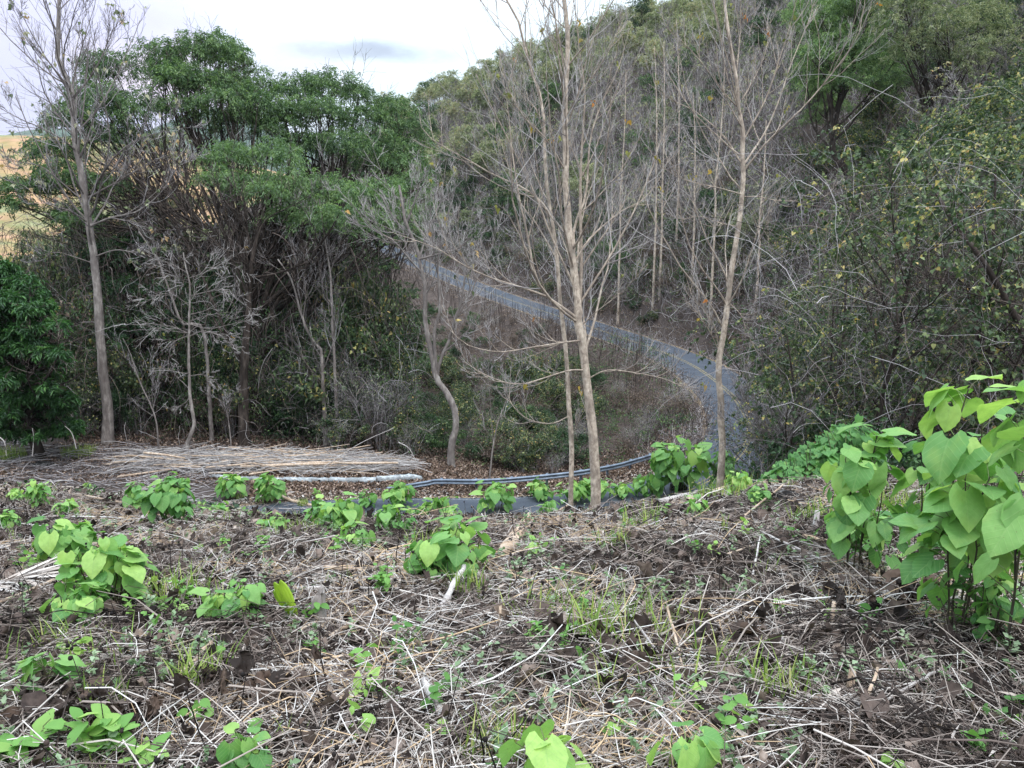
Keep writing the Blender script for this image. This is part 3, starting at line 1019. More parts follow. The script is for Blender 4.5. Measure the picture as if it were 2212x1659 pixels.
def scatter_leaves(x, y, zoff, n_per, r, L, W, T=LEAF4, hgt=1.0, dens=None):
    """low ground cover: clumps of leaves at the given spots"""
    k = np.repeat(np.arange(len(x)), n_per)
    N = len(k)
    rr = np.asarray(r)[k] if np.ndim(r) else r
    d = norm(rng.normal(0, 1, (N, 3))); d[:, 2] = np.abs(d[:, 2])
    q = d * U(.4, 1, (N, 1)) * rr * (np.array((1, 1, hgt)) if np.ndim(r) == 0 else 1) if np.ndim(r) == 0 else d * U(.4, 1, (N, 1)) * rr[:, None] * (1, 1, hgt)
    p = np.stack([x[k], y[k], H(x, y)[k] + zoff], -1) + q
    D = norm(rng.normal(0, 1, (N, 3)) + (0, 0, -.3))
    S, D, Nn_ = frames(D)
    s = L * U(.6, 1.3, N)
    return stamp(T, p, S, D, Nn_, s * W, s, s, U(0, 1, len(x))[k] * .6 + U(0, 1, N) * .4)


# undergrowth mass below the hillside trees
def hillpts(n, x0, x1, y0, y1, near=6.2, outer=True):
    x = U(x0, x1, n); y = U(y0, y1, n)
    d, _ = road_d(x, y)
    o = ~inner(x, y)
    X, Y = proj(np.stack([x, y, H(x, y)], -1))
    m_ = (d > near) & (o if outer else ~o) & (X > -150) & (X < 2400)
    return x[m_], y[m_]


for nm_, cnt_, mt_, lf_, hg_, lb_ in (('undergrowth', 10000, 'leaf_dark', .34, (1.2, 3.6), 'dark leafy undergrowth covering the hillside below the trees'),
                                ('dry_undergrowth', 9000, 'leaf_olive', .36, (1.5, 4.5), 'olive and tan undergrowth standing high on the hillside')):
    x, y = hillpts(cnt_, -60, 115, 60, 240)
    V, Fs, vv, uv = scatter_leaves(x, y, -.1, 15, U(*hg_, len(x)) * .5, lf_, .5, hgt=1.7)
    o = Geo().add(V, Fs, vv).out(nm_, M[mt_]); kind(o, 'stuff', lb_)
x, y = hillpts(18000, -60, 115, 60, 240)
k = np.repeat(np.arange(len(x)), 4)
P0 = np.stack([x[k], y[k], H(x, y)[k]], -1) + rng.normal(0, .8, (len(k), 3)) * (1, 1, .1)
dd = norm(rng.normal(0, .5, (len(k), 3)) + (0, 0, 1)) * U(1.2, 5.0, (len(k), 1))
P = np.stack([P0, P0 + dd * .5 + rng.normal(0, .2, dd.shape), P0 + dd + rng.normal(0, .5, dd.shape)], 1)
V, Fs, vv = tubes(P, np.array([.035, .026, .012])[None] * U(.6, 1.4, (len(k), 1)), 3)
o = Geo().add(V, Fs, vv).out('dry_stems', M['twig_grey']); kind(o, 'stuff', 'thin grey stems standing through the hillside undergrowth')

# dry litter and dead stalks on the banks next to the road
x, y = hillpts(9000, -40, 40, 48, 175, 3.9)
x2, y2 = hillpts(5200, -42, 16, 60, 160, 3.9, False)
xb = np.r_[x, x2]; yb = np.r_[y, y2]
db, _ = road_d(xb, yb)
m_ = (db < 11) | (rng.random(len(xb)) < .4)
xb = xb[m_]; yb = yb[m_]
V, Fs, vv, uv = scatter_leaves(xb, yb, 0, 12, U(.5, 1.1, len(xb)), .26, .4, hgt=.3)
o = Geo().add(V, Fs, vv).out('leaf_litter', M['leaf_dry']); kind(o, 'stuff', 'brown fallen leaves covering the banks beside the upper road')

# ------------------------------------------------------------------ the hollow inside the bend
GL_ = {'s_green': ('green leafy shrub in the hollow inside the road bend', 'green shrubs inside the bend'),
       's_dry': ('brown twiggy shrub in the hollow inside the road bend', 'brown twiggy shrubs inside the bend'),
       's_vine': ('creeper covered shrub in the hollow inside the road bend', 'creeper covered shrubs inside the bend'),
       's_grey': ('bare grey shrub in the hollow inside the road bend', 'bare grey shrubs inside the bend')}
c2 = 0; cg = 0
for q in range(5200):
    x = U(-34, 17); y = U(50, 122)
    d, _ = road_d(x, y)
    if d < 4.6 or c2 > 480: continue
    sd_ = np.argmin((RC[:, 0] - x) ** 2 + (RC[:, 1] - y) ** 2)
    if ((np.array((x, y)) - RC[sd_, :2]) * Nn[sd_, :2]).sum() < 0: continue
    X, Y = proj(np.array((x, y, float(H(x, y)) + 1)))
    if X < 560: continue
    # the dry brown slope under the upper road stays open
    open_ = (X > 860) and (Y < 800)
    if open_ and U() < .5: continue
    if (X > 1300 and Y < 930) and U() < .6: continue
    r = U()
    if cg > 120: r = .44 + r * .56
    key = 's_green' if r < .44 else 's_dry' if r < .68 else 's_vine' if r < .84 else 's_grey'
    if X > 1290: key = 's_dry' if r < .55 else 's_grey' if r < .85 else 's_green'
    if open_: key = 's_dry' if r < .5 else 's_grey' if r < .75 else 's_green'
    lab, grp = GL_[key]
    put(key, x, y, U(.5, 1.0) * (.6 if open_ else 1), lab, grp, 'shrub')
    c2 += 1; cg += key == 's_green'
print('hollow', c2)

# ------------------------------------------------------------------ understory beside the lower road
def ground(X, Y):
    return hit(X, Y)


FL = {'s_green': ('dark green shrub in the shaded edge of the left wood', 'dark green shrubs at the edge of the wood'),
      's_dry': ('brown twiggy shrub in the shaded edge of the left wood', 'brown twiggy shrubs at the edge of the wood'),
      's_vine': ('yellowing creeper shrub in the shaded edge of the left wood', 'creeper shrubs at the edge of the wood'),
      's_grey': ('bare grey shrub in the shaded edge of the left wood', 'bare grey shrubs at the edge of the wood')}
c3 = {}
for q in range(1700):
    x = U(-52, -2); y = U(52.3, 88)
    X, Y = proj(np.array((x, y, float(H(x, y)) + 1)))
    if X < -60 or X > 900 - (y - 50) * 6: continue
    r = U()
    key = 's_green' if r < .56 else 's_dry' if r < .68 else 's_vine' if r < .86 else 's_grey'
    if c3.get(key, 0) > {'s_green': 110, 's_vine': 90}.get(key, 60): continue
    c3[key] = c3.get(key, 0) + 1
    lab, grp = FL[key]
    put(key, x, y, U(1.1, 2.2) * (1.15 if y > 55 else .75), lab, grp, 'shrub', sz=U(1.4, 2.8) * (1.3 if y > 55 else .7))
print('left', c3)
# small trees behind them that close the wood
c4 = 0
for q in range(700):
    x = U(-62, -8); y = U(60, 104)
    X, Y = proj(np.array((x, y, float(H(x, y)) + 1)))
    if X < -80 or X > 800 - (y - 60) * 4: continue
    if X < 180 and U() < .5: continue
    d, _ = road_d(x, y)
    if d < 8 or c4 > 170: continue
    r = U()
    key, s = ('darkt', U(.9, 1.4)) if r < .6 else ('bare', U(.9, 1.4)) if r < .86 else ('pole', U(.8, 1.1))
    s *= .95 if X < 260 else 1.1
    lab = {'darkt': 'dark leafy tree deep in the left wood behind the tall canopy trees', 'bare': 'leafless grey tree deep in the left wood behind the tall canopy trees', 'pole': 'slender pale trunk deep in the left wood behind the tall canopy trees'}[key]
    put(key, x, y, s, lab, {'darkt': 'dark trees deep in the left wood', 'bare': 'leafless trees deep in the left wood', 'pole': 'slender trees deep in the left wood'}[key])
    c4 += 1

# hanging creepers and tangle, far too many to count
def tangle(n, box_, hmin, hmax, name, mat, label, r=.012, droop=.5, cond=None, k=3, top=None, ln=(1, 4)):
    x = U(box_[0], box_[1], n); y = U(box_[2], box_[3], n)
    z = H(x, y) + U(hmin, hmax, n) * (1 if top is None else top(x, y))
    X, Y = proj(np.stack([x, y, z], -1))
    m_ = (X > -120) & (X < 2380) & (cond(X, Y, x, y) if cond else True)
    x, y, z = x[m_], y[m_], z[m_]
    N = len(x)
    S = 7
    P = np.empty((N, S, 3)); P[:, 0] = np.stack([x, y, z], -1)
    d = norm(rng.normal(0, 1, (N, 3)))
    st = U(ln[0], ln[1], N)[:, None] / (S - 1)
    for s in range(1, S):
        d = norm(d + (0, 0, -droop) + rng.normal(0, .28, (N, 3)))
        P[:, s] = P[:, s - 1] + d * st
    R = np.linspace(1, .5, S)[None] * r * U(.5, 1.6, (N, 1))
    V, Fs, vv = tubes(P, R, k)
    o = Geo().add(V, Fs, vv).out(name, mat); kind(o, 'stuff', label)
    return P


tangle(8500, (-46, 0, 51, 70), .3, 15, 'vine_tangle', M['twig_brown'], 'brown hanging creepers and dead twigs draped through the left wood', .016, .55,
       lambda X, Y, x, y: (X < 900) & (Y > 380 + np.abs(X - 560) * .15), ln=(1, 5))
tangle(3000, (-46, 0, 51, 64), .2, 10, 'twig_tangle', M['twig_grey'], 'pale grey dead twigs tangled along the edge of the left wood', .014, .1,
       lambda X, Y, x, y: (X < 900) & (Y > 420), ln=(.6, 3.5))
tangle(7000, (-30, 14, 50, 100), 0, 2.4, 'hollow_twigs', M['twig_brown'], 'dead twigs and stalks lying through the hollow inside the bend', .014, .1,
       lambda X, Y, x, y: inner(x, y) & (Y > 640), ln=(.5, 2.5))
def creeper_mass(n, box_, z0, z1, per, r, L, W, mat, name, label, cond, T=LEAF4, droop=.6):
    x = U(box_[0], box_[1], n); y = U(box_[2], box_[3], n); z = H(x, y) + U(z0, z1, n)
    X, Y = proj(np.stack([x, y, z], -1)); m_ = (X > -150) & (X < 2400) & cond(X, Y, x, y)
    x, y, z = x[m_], y[m_], z[m_]
    k = np.repeat(np.arange(len(x)), per); N = len(k); rr = U(*r, len(x))[k][:, None]
    d = norm(rng.normal(0, 1, (N, 3)))
    p = np.stack([x, y, z], -1)[k] + d * rr * U(.3, 1, (N, 1)) * (1, 1, .8)
    p[:, 2] -= .35 * (d[:, 0] ** 2 + d[:, 1] ** 2) * rr[:, 0]
    p[:, 2] = np.maximum(p[:, 2], H(x, y)[k] + .03)
    D = norm(rng.normal(0, .8, (N, 3)) + d * .4 + (0, 0, -droop)); S, D, Nq = frames(D)
    s = L * U(.6, 1.3, N)
    V, Fs, vv, uv = stamp(T, p, S, D, Nq, s * W, s, s, U(0, 1, len(x))[k] * .6 + U(0, 1, N) * .4)
    kind(Geo().add(V, Fs, vv).out(name, M[mat]), 'stuff', label)


creeper_mass(5200, (-48, -1, 52, 68), 0, 9.5, 24, (.4, 1.1), .16, .5, 'leaf_dark', 'undergrowth', 'dark green leaves and creepers filling the left wood between the trunks', lambda X, Y, x, y: (X < 905) & (Y > 500 - np.abs(X - 200) * .1) & (x + 46 < 44))
creeper_mass(1300, (-48, -1, 51.8, 62), 0, 7, 16, (.3, .8), .13, .7, 'leaf_vine', 'undergrowth', 'yellowing creeper leaves along the edge of the left wood', lambda X, Y, x, y: (X < 905) & (Y > 600))
creeper_mass(3000, (9, 44, 18, 46), 0, 10, 24, (.3, .9), .10, .75, 'leaf_vine', 'creeper_foliage', 'green and yellow creeper leaves spread over the right thicket', lambda X, Y, x, y: (X > 1680) & (Y > -40) & (rng.random(len(X)) < sst(1650, 2100, X)), T=HEART4)
creeper_mass(2000, (7, 40, 18, 44), 0, 8, 24, (.3, .9), .09, .6, 'leaf_dark', 'creeper_foliage', 'dark green leaves low in the right thicket', lambda X, Y, x, y: (X > 1640) & (Y > 450))
creeper_mass(1500, (-24, 14, 50, 84), 0, 2.2, 22, (.3, .9), .14, .5, 'leaf_dark', 'undergrowth', 'dark green ground cover in the hollow inside the bend', lambda X, Y, x, y: inner(x, y) & (Y > 720) & (X > 820) & (X < 1500))
creeper_mass(1500, (-24, 16, 50, 100), 0, 1.6, 18, (.3, .8), .13, .5, 'leaf_dry', 'undergrowth', 'dry brown scrub in the hollow inside the bend', lambda X, Y, x, y: inner(x, y) & (Y > 640) & (X > 820))
creeper_mass(5200, (-20, 32, 60, 160), 0, 2.6, 18, (.4, 1.2), .2, .5, 'leaf_dry', 'dry_undergrowth', 'dry brown scrub on the bank above the upper road', lambda X, Y, x, y: ~inner(x, y) & (road_d(x, y)[0] < 26) & (road_d(x, y)[0] > 3.6) & (X < 1700))
creeper_mass(2200, (-20, 32, 60, 160), 0, 3.2, 22, (.4, 1.2), .2, .5, 'leaf_dark', 'undergrowth', 'dark green scrub on the bank above the upper road', lambda X, Y, x, y: ~inner(x, y) & (road_d(x, y)[0] < 30) & (road_d(x, y)[0] > 4.5) & (X < 1700))
tangle(14000, (-20, 40, 60, 160), 0, 4.5, 'bank_twigs', M['twig_grey'], 'fine grey bare stems thick on the bank above the upper road', .02, -.15,
       lambda X, Y, x, y: ~inner(x, y) & (road_d(x, y)[0] < 34) & (road_d(x, y)[0] > 3.6) & (X < 1750), ln=(1, 4.5))
# dark upright dead stems along the lower edge of the upper road
x, y = hillpts(2600, -12, 20, 66, 150, 3.6, False)
d_, _ = road_d(x, y); x, y = x[d_ < 8.5], y[d_ < 8.5]
P0 = np.stack([x, y, H(x, y) - .1], -1)
dd = norm(rng.normal(0, .1, P0.shape) + (0, 0, 1)) * U(1.2, 3.6, (len(x), 1))
P = np.stack([P0, P0 + dd * .5, P0 + dd], 1)
V, Fs, vv = tubes(P, np.array([.035, .028, .012])[None] * np.ones((len(x), 1)), 3)
kind(Geo().add(V, Fs, vv).out('dead_stalks', M['twig_brown']), 'stuff', 'dark upright dead stalks lining the lower edge of the upper road')


# ------------------------------------------------------------------ tall canopy trees of the left wood
def canopy_tree(name, label, group, base, trunk, clumps, leafmat, L=.24, W=.28, dens=1.0, tr=.35, T=LEAF4, bark='bark_dark', limb_from=.35, droop=.7, spread=.7, cat='tree', lname='crown', per=16, tw='twig_brown', fv=None):
    """trunk: list of (X,Y,d); clumps: (X,Y,rx,ry,d) seen extents in px"""
    b = np.array(base)
    root = empty(name, b, label, cat, group)
    P = path([b - (0, 0, .4)] + [g(*t) for t in trunk], 16)
    R = np.linspace(tr, tr * .38, 16); R[0] *= 1.25
    GT = Geo(); GW = Geo(); GL = Geo()
    V, Fs, vv = tubes(P[None], R[None], 9); GT.add(V, Fs, vv)
    cl2 = []
    for (X, Y, rx, ry, d) in clumps:
        cl2.append((X, Y, rx * .8, ry * .8, d))
        for q in range(3):
            cl2.append((X + U(-.75, .75) * rx, Y + U(-.5, .9) * ry, rx * U(.3, .6), ry * U(.3, .65), d + U(-3, 2)))
    for (X, Y, rx, ry, d) in cl2:
        c = g(X, Y, d); s = d / F
        r = np.array((rx * s, (rx + ry) * .55 * s, ry * s * 1.05))
        i = int(np.clip((limb_from + U(0, .95 - limb_from)) * 15, 2, 14)); st = P[i]
        mid = st * .5 + (c - (0, 0, r[2] * .4)) * .5 + np.array((0, 0, -.06)) * np.linalg.norm(c - st) + rng.normal(0, .03, 3) * np.linalg.norm(c - st)
        LP = path([st, mid, c - (0, 0, r[2] * .3)], 9, .05)
        LR = np.linspace(R[i] * .55, .035, 9)
        V, Fs, vv = tubes(LP[None], LR[None], 6); GT.add(V, Fs, vv)
        P1, R1 = spawn(LP[None], LR[None], 5, .35, 1, (.4, 1.0), .38, 6, .3, .13, .6, .02)
        V, Fs, vv = tubes(P1, R1, 4); GT.add(V, Fs, vv)
        P2, R2 = spawn(P1, R1, 7, .2, 1, (.4, 1.0), .6, 5, .2, .2, .5, .012)
        V, Fs, vv = tubes(P2, R2, 3); GW.add(V, Fs, vv)
        n = int(dens * rx * ry * 1.0)
        V, Fs, vv, uv = clump_leaves(c, r, n, L, W, T, droop, .45, per, spread, -.35, .5, fv)
        GL.add(V, Fs, vv)
    GT.out('trunk', M[bark], root, True, off=b)
    joined(lname, [(GW, M[tw]), (GL, leafmat)], root, off=b)
    return root


CG = 'tall feathery canopy trees of the left wood'
canopy_tree('feathery_tree', 'feathery green tree behind the tall bare tree at the far left', CG, (-17.5, 62, float(H(-17.5, 62))),
            [(600, 800, 62), (560, 640, 62), (430, 480, 62), (330, 330, 62)],
            [(250, 150, 70, 42, 64), (335, 122, 75, 40, 67), (200, 205, 70, 42, 62), (300, 225, 65, 40, 62), (260, 290, 60, 35, 62), (150, 260, 60, 35, 60), (110, 330, 70, 38, 58), (60, 400, 60, 26, 57),
             (125, 385, 70, 30, 56), (160, 455, 55, 24, 57), (230, 400, 60, 30, 60), (30, 440, 50, 18, 56), (380, 160, 50, 35, 64)], M['leaf_feather'], dens=1.35)
canopy_tree('feathery_tree', 'tallest feathery green tree, its dome highest against the sky', CG, (-20.5, 64, float(H(-20.5, 64))),
            [(545, 780, 63), (540, 600, 63), (500, 450, 63), (470, 330, 64)],
            [(425, 105, 70, 38, 66), (480, 120, 70, 38, 68), (400, 165, 60, 35, 64), (460, 190, 85, 42, 65), (540, 175, 60, 38, 68), (560, 235, 65, 42, 66), (400, 235, 50, 30, 63), (510, 250, 60, 35, 66)], M['leaf_feather'], dens=1.5)
canopy_tree('feathery_tree', 'broad green tree with two low domes right of the tallest canopy', CG, (-13, 68, float(H(-13, 68))),
            [(720, 760, 68), (700, 600, 68), (720, 450, 69), (740, 330, 70)],
            [(640, 190, 65, 34, 70), (715, 178, 75, 30, 70), (765, 205, 45, 26, 72), (680, 240, 80, 40, 68), (620, 260, 60, 35, 68), (780, 260, 75, 38, 70), (745, 310, 80, 38, 66), (850, 240, 60, 36, 74),
             (885, 285, 45, 40, 74), (830, 320, 70, 40, 70), (880, 345, 50, 35, 70), (660, 310, 60, 30, 66)], M['leaf_feather'], dens=1.5)
FVL = lambda v: np.clip(v * .8 + .22, 0, 1)
canopy_tree('feathery_tree', 'lower light green tree in front of the canopy, leaning over dark limbs', CG, (-17.8, 55, float(H(-17.8, 55))),
            [(545, 820, 55), (545, 650, 55), (570, 530, 55), (610, 450, 55)],
            [(500, 335, 70, 30, 57), (590, 325, 65, 30, 57), (640, 395, 90, 38, 55), (555, 400, 75, 32, 55), (735, 410, 90, 42, 56), (820, 410, 65, 36, 59), (690, 470, 75, 30, 53), (480, 375, 50, 25, 55),
             (790, 470, 75, 32, 57), (880, 400, 45, 35, 64), (610, 460, 50, 22, 54), (860, 460, 50, 28, 60)], M['leaf_feather'], dens=1.1, tr=.5, tw='twig_grey', fv=FVL)
canopy_tree('feathery_tree', 'thin crowned dull green tree filling the gap below the left domes', CG, (-27, 72, float(H(-27, 72))),
            [(330, 800, 72), (330, 650, 72), (320, 480, 73), (320, 380, 74)],
            [(180, 320, 60, 30, 74), (300, 330, 60, 30, 74), (370, 300, 60, 30, 75), (420, 350, 60, 30, 74), (250, 430, 70, 30, 73), (350, 420, 70, 30, 73), (430, 430, 60, 26, 73), (180, 500, 70, 30, 72), (300, 500, 70, 30, 72), (100, 520, 70, 30, 72), (400, 500, 60, 30, 72)],
            M['leaf_olive'], dens=.8, tw='twig_grey')
canopy_tree('feathery_tree', 'dull green crown tree behind the lower light green one', CG, (-8, 78, float(H(-8, 78))),
            [(830, 700, 78), (820, 560, 78), (800, 480, 78)],
            [(880, 430, 60, 36, 80), (820, 480, 70, 36, 78), (750, 500, 70, 34, 76), (690, 530, 60, 30, 75), (870, 500, 50, 32, 78), (620, 520, 60, 30, 75), (900, 360, 40, 40, 82), (560, 500, 60, 30, 74)],
            M['leaf_feather'], dens=.8, tw='twig_grey')
canopy_tree('mango_tree', 'dense dark tree with bright lance shaped leaves at the left edge', None, (-29, 47, float(H(-29, 47))),
            [(25, 820, 46), (20, 700, 46), (30, 600, 46)],
            [(0, 590, 45, 30, 47), (50, 612, 35, 24, 46), (20, 650, 50, 26, 45), (85, 662, 34, 22, 45), (40, 700, 50, 28, 45), (110, 705, 30, 20, 45), (0, 740, 50, 30, 45), (80, 745, 40, 24, 45), (120, 770, 26, 18, 44), (20, 800, 50, 28, 45),
             (90, 815, 40, 24, 46), (-60, 660, 60, 60, 45), (40, 860, 50, 26, 46), (0, 900, 50, 30, 46), (110, 870, 40, 26, 47), (140, 920, 40, 22, 47), (60, 925, 40, 22, 47)],
            M['leaf_lance'], L=.34, W=.24, dens=1.5, T=LEAF4, droop=.7, spread=.35, limb_from=.3, per=12)
canopy_tree('leafy_tree', 'low dark green tree between the two bare trees of the left wood', None, (-26, 56, float(H(-26, 56))),
            [(300, 800, 56), (310, 650, 56), (330, 560, 56)],
            [(250, 540, 50, 35, 58), (330, 520, 60, 35, 60), (260, 620, 50, 40, 56), (340, 640, 50, 40, 55), (300, 720, 60, 40, 54), (240, 720, 40, 40, 54), (470, 600, 40, 40, 58), (440, 690, 45, 35, 57), (180, 560, 50, 30, 60)],
            M['leaf_dark'], L=.2, W=.5, dens=1.0, droop=.3, spread=.4)
canopy_tree('leafy_tree', 'bushy green tree behind the forked trunk inside the bend', None, (-8.5, 62, float(H(-8.5, 62))),
            [(860, 800, 62), (860, 720, 62), (850, 660, 62)],
            [(840, 650, 60, 40, 62), (800, 710, 50, 40, 60), (880, 700, 40, 40, 62), (840, 760, 60, 35, 60), (770, 640, 50, 35, 64), (800, 580, 50, 30, 66)], M['leaf_dark'], L=.2, W=.5, dens=1.1, droop=.3, spread=.4)
canopy_tree('feathery_tree', 'big dark green tree at the top edge above the right bare tree', 'dark green crowns at the top right', (37, 84, float(H(37, 84))),
            [(1800, 330, 84), (1820, 200, 84), (1850, 80, 84)],
            [(1770, 20, 80, 50, 86), (1860, 50, 80, 50, 86), (1800, 100, 80, 50, 84), (1900, 110, 70, 45, 82), (1760, 160, 55, 45, 86), (1850, 170, 60, 40, 82), (1870, -30, 90, 50, 86)], M['leaf_feather'], dens=1.5, droop=.6)
canopy_tree('feathery_tree', 'dark green tree at the top right corner beyond the creeper thicket', 'dark green crowns at the top right', (48, 80, float(H(48, 80))),
            [(2020, 300, 80), (2030, 150, 80), (2020, 40, 80)],
            [(1960, 20, 80, 50, 80), (2040, 40, 80, 45, 78), (1980, 100, 70, 40, 78), (2080, 110, 60, 40, 78), (2000, -40, 90, 50, 80), (2130, 40, 60, 60, 78)], M['leaf_olive'], dens=.8, droop=.6, tw='twig_grey')


# ------------------------------------------------------------------ bare trees (teak and others)
def bare_tree(name, label, trunk, limbs, tr, group=None, bark='bark_pale', twm='twig_pale', nauto=10, lvl=(7, 6), auto=(.35, .98), leaves=0, leafmat=None, LL=.16, ang=(.5, 1.0), lf=.38, up=.5, twr=.006, zb=None, autoang=None, limb_r=.45, lw=.6, limb_k=.0068, limb_lf=.5):
    """trunk [(X,Y,d)...]; limbs list of [(X,Y,d)...]"""
    T0 = [g(*t) for t in trunk]
    b = T0[0].copy(); b[2] = float(H(b[0], b[1]))
    root = empty(name, b, label, 'tree', group)
    dirn = T0[1] - T0[0]
    first_ = b - (0, 0, .3)
    P = path([first_] + (T0[1:] if T0[0][2] < b[2] + .05 else T0), 28)
    L = np.linspace(0, 1, 28)
    R = (tr * (1 - .72 * L) + tr * .3 * np.exp(-L * 22)) * (1 + .045 * rng.normal(0, 1, 28))
    P[2:-1] += rng.normal(0, tr * .09, (25, 3))
    GT = Geo(); GW = Geo(); GL = Geo()
    V, Fs, vv = tubes(P[None], R[None], 12, v=np.array([0.])); GT.add(V, Fs, vv)
    LPs, LRs = [], []
    for l in limbs:
        q = [g(*p) for p in l]
        j = np.argmin(np.linalg.norm(P - q[0], axis=1))
        rr = R[j]
        LPs.append(path(q, 14)); ll = np.linalg.norm(np.diff(np.array(q), axis=0), axis=1).sum()
        LRs.append(np.linspace(min(rr * limb_r, ll * limb_k), .4 * twr + .003, 14))
    if LPs:
        LPs, LRs = np.array(LPs), np.array(LRs)
        V, Fs, vv = tubes(LPs, LRs, 7, v=np.full(len(LPs), .6)); GT.add(V, Fs, vv)
        L1, R1 = spawn(LPs, LRs, 9, .15, .97, (.35, .85), limb_lf, 8, up, .09, .55, .01)
        L1b, R1b = spawn(P[None], R[None], nauto, auto[0], auto[1], autoang or ang, lf, 10, up, .08, .35, .012)
        V, Fs, vv = tubes(np.vstack([L1]), R1, 5, v=np.full(len(L1), .8)); GT.add(V, Fs, vv)
        V, Fs, vv = tubes(L1b, R1b, 5, v=np.full(len(L1b), .7)); GT.add(V, Fs, vv)
        sets = [(L1, R1), (L1b, R1b)]
    else:
        L1b, R1b = spawn(P[None], R[None], nauto, auto[0], auto[1], autoang or ang, lf, 10, up, .08, .4, .012)
        V, Fs, vv = tubes(L1b, R1b, 6, v=np.full(len(L1b), .7)); GT.add(V, Fs, vv)
        sets = [(L1b, R1b)]
    tips = []
    for A, B in sets:
        Q, QR = spawn(A, B, lvl[0], .2, .98, (.35, .9), .5, 7, up * .8, .10, .6, twr * 1.25)
        V, Fs, vv = tubes(Q, QR, 4); GW.add(V, Fs, vv)
        tips.append(Q)
        if lvl[1]:
            Q2, QR2 = spawn(Q, QR, lvl[1], .2, 1, (.3, .9), .5, 5, up * .6, .12, .6, twr)
            V, Fs, vv = tubes(Q2, QR2, 3); GW.add(V, Fs, vv)
            tips.append(Q2)
    GT.out('trunk', M[bark], root, True, off=b)
    if leaves:
        E = np.vstack([t[:, -1] for t in tips]); E = E[rng.integers(0, len(E), leaves)]
        k = np.repeat(np.arange(leaves), 3)
        pp = E[k] + rng.normal(0, .04, (len(k), 3))
        D = norm(rng.normal(0, .5, (len(k), 3)) + (0, 0, -.8))
        S, D, N = frames(D, twist=1.)
        s = LL * U(.5, 1.2, len(k))
        V, Fs, vv, uv = stamp(HEART4, pp, S, D, N, s * lw, s, s, U(0, 1, leaves)[k])
        GL.add(V, Fs, vv)
    joined('crown', [(GW, M[twm]), (GL, leafmat)], root, off=b)
    return root


M['leaf_last'] = vmat('last_leaves', [(0, (.10, .12, .04)), (.4, (.24, .24, .07)), (.7, (.45, .30, .07)), (1, (.42, .16, .05))], .7, .2, .3)
D1 = 20.5
bare_tree('bare_tree', 'thick pale trunk forking low, the larger of the two bare trees before the crash barrier',
          [(1287, 1040, D1), (1283, 960, D1), (1270, 850, D1), (1255, 730, D1), (1249, 690, D1), (1243, 600, D1), (1229, 500, D1), (1222, 350, D1), (1222, 230, D1), (1226, 120, D1), (1217, 0, D1), (1212, -90, D1)],
          [[(1249, 690, D1), (1212, 662, 20.2), (1173, 633, 20), (1155, 590, 19.9), (1147, 553, 19.8), (1138, 500, 19.8), (1124, 440, 19.6), (1107, 333, 19.6), (1098, 240, 19.6), (1085, 160, 19.6)],
           [(1180, 640, 20), (1130, 622, 19.6), (1060, 600, 19.2), (1000, 572, 19), (950, 540, 18.8), (900, 520, 18.6), (840, 500, 18.4)],
           [(1251, 685, D1), (1254, 620, 20.6), (1256, 553, 20.7), (1253, 440, 20.8), (1256, 333, 20.8), (1264, 200, 20.8), (1257, 143, 20.8), (1249, 90, 20.8), (1247, -20, 20.8)],
           [(1240, 540, D1), (1240, 490, 20.8), (1266, 420, 21.2), (1275, 300, 21.5), (1304, 213, 21.6), (1335, 150, 21.8), (1360, 60, 22)],
           [(1244, 560, D1), (1270, 520, 20.6), (1304, 487, 21), (1347, 453, 21.2), (1387, 433, 21.4), (1427, 383, 21.6), (1450, 330, 21.8)],
           [(1236, 520, D1), (1200, 480, 20.8), (1164, 430, 21), (1110, 395, 21.2), (1070, 380, 21.2), (1014, 347, 21.4), (950, 312, 21.5), (914, 283, 21.6), (905, 240, 21.7)],
           [(1260, 700, D1), (1290, 672, 20), (1337, 636, 19.8), (1364, 610, 19.6), (1400, 570, 19.5)],
           [(1224, 250, D1), (1250, 205, 20.2), (1290, 150, 20), (1330, 80, 20), (1345, 10, 20)],
           [(1224, 200, D1), (1205, 120, 20.9), (1180, 60, 21), (1170, -20, 21)],
           [(1222, 370, D1), (1180, 300, 20), (1130, 250, 19.6), (1090, 170, 19.5), (1078, 100, 19.5)],
           [(1262, 800, D1), (1230, 800, 20), (1180, 815, 19.6), (1120, 830, 19.4), (1060, 815, 19.2), (1000, 780, 19.2)],
           [(1257, 735, D1), (1215, 740, 20), (1150, 750, 19.6), (1080, 760, 19.3), (1010, 745, 19.2), (970, 710, 19.2)],
           [(1268, 820, D1), (1310, 800, 20.2), (1370, 805, 20), (1440, 820, 19.8), (1500, 850, 19.6)]],
          .155, nauto=16, lvl=(7, 5), leaves=22, leafmat=M['leaf_last'], LL=.14, twr=.0032, limb_r=.5, limb_lf=.42)
D2 = 22.5
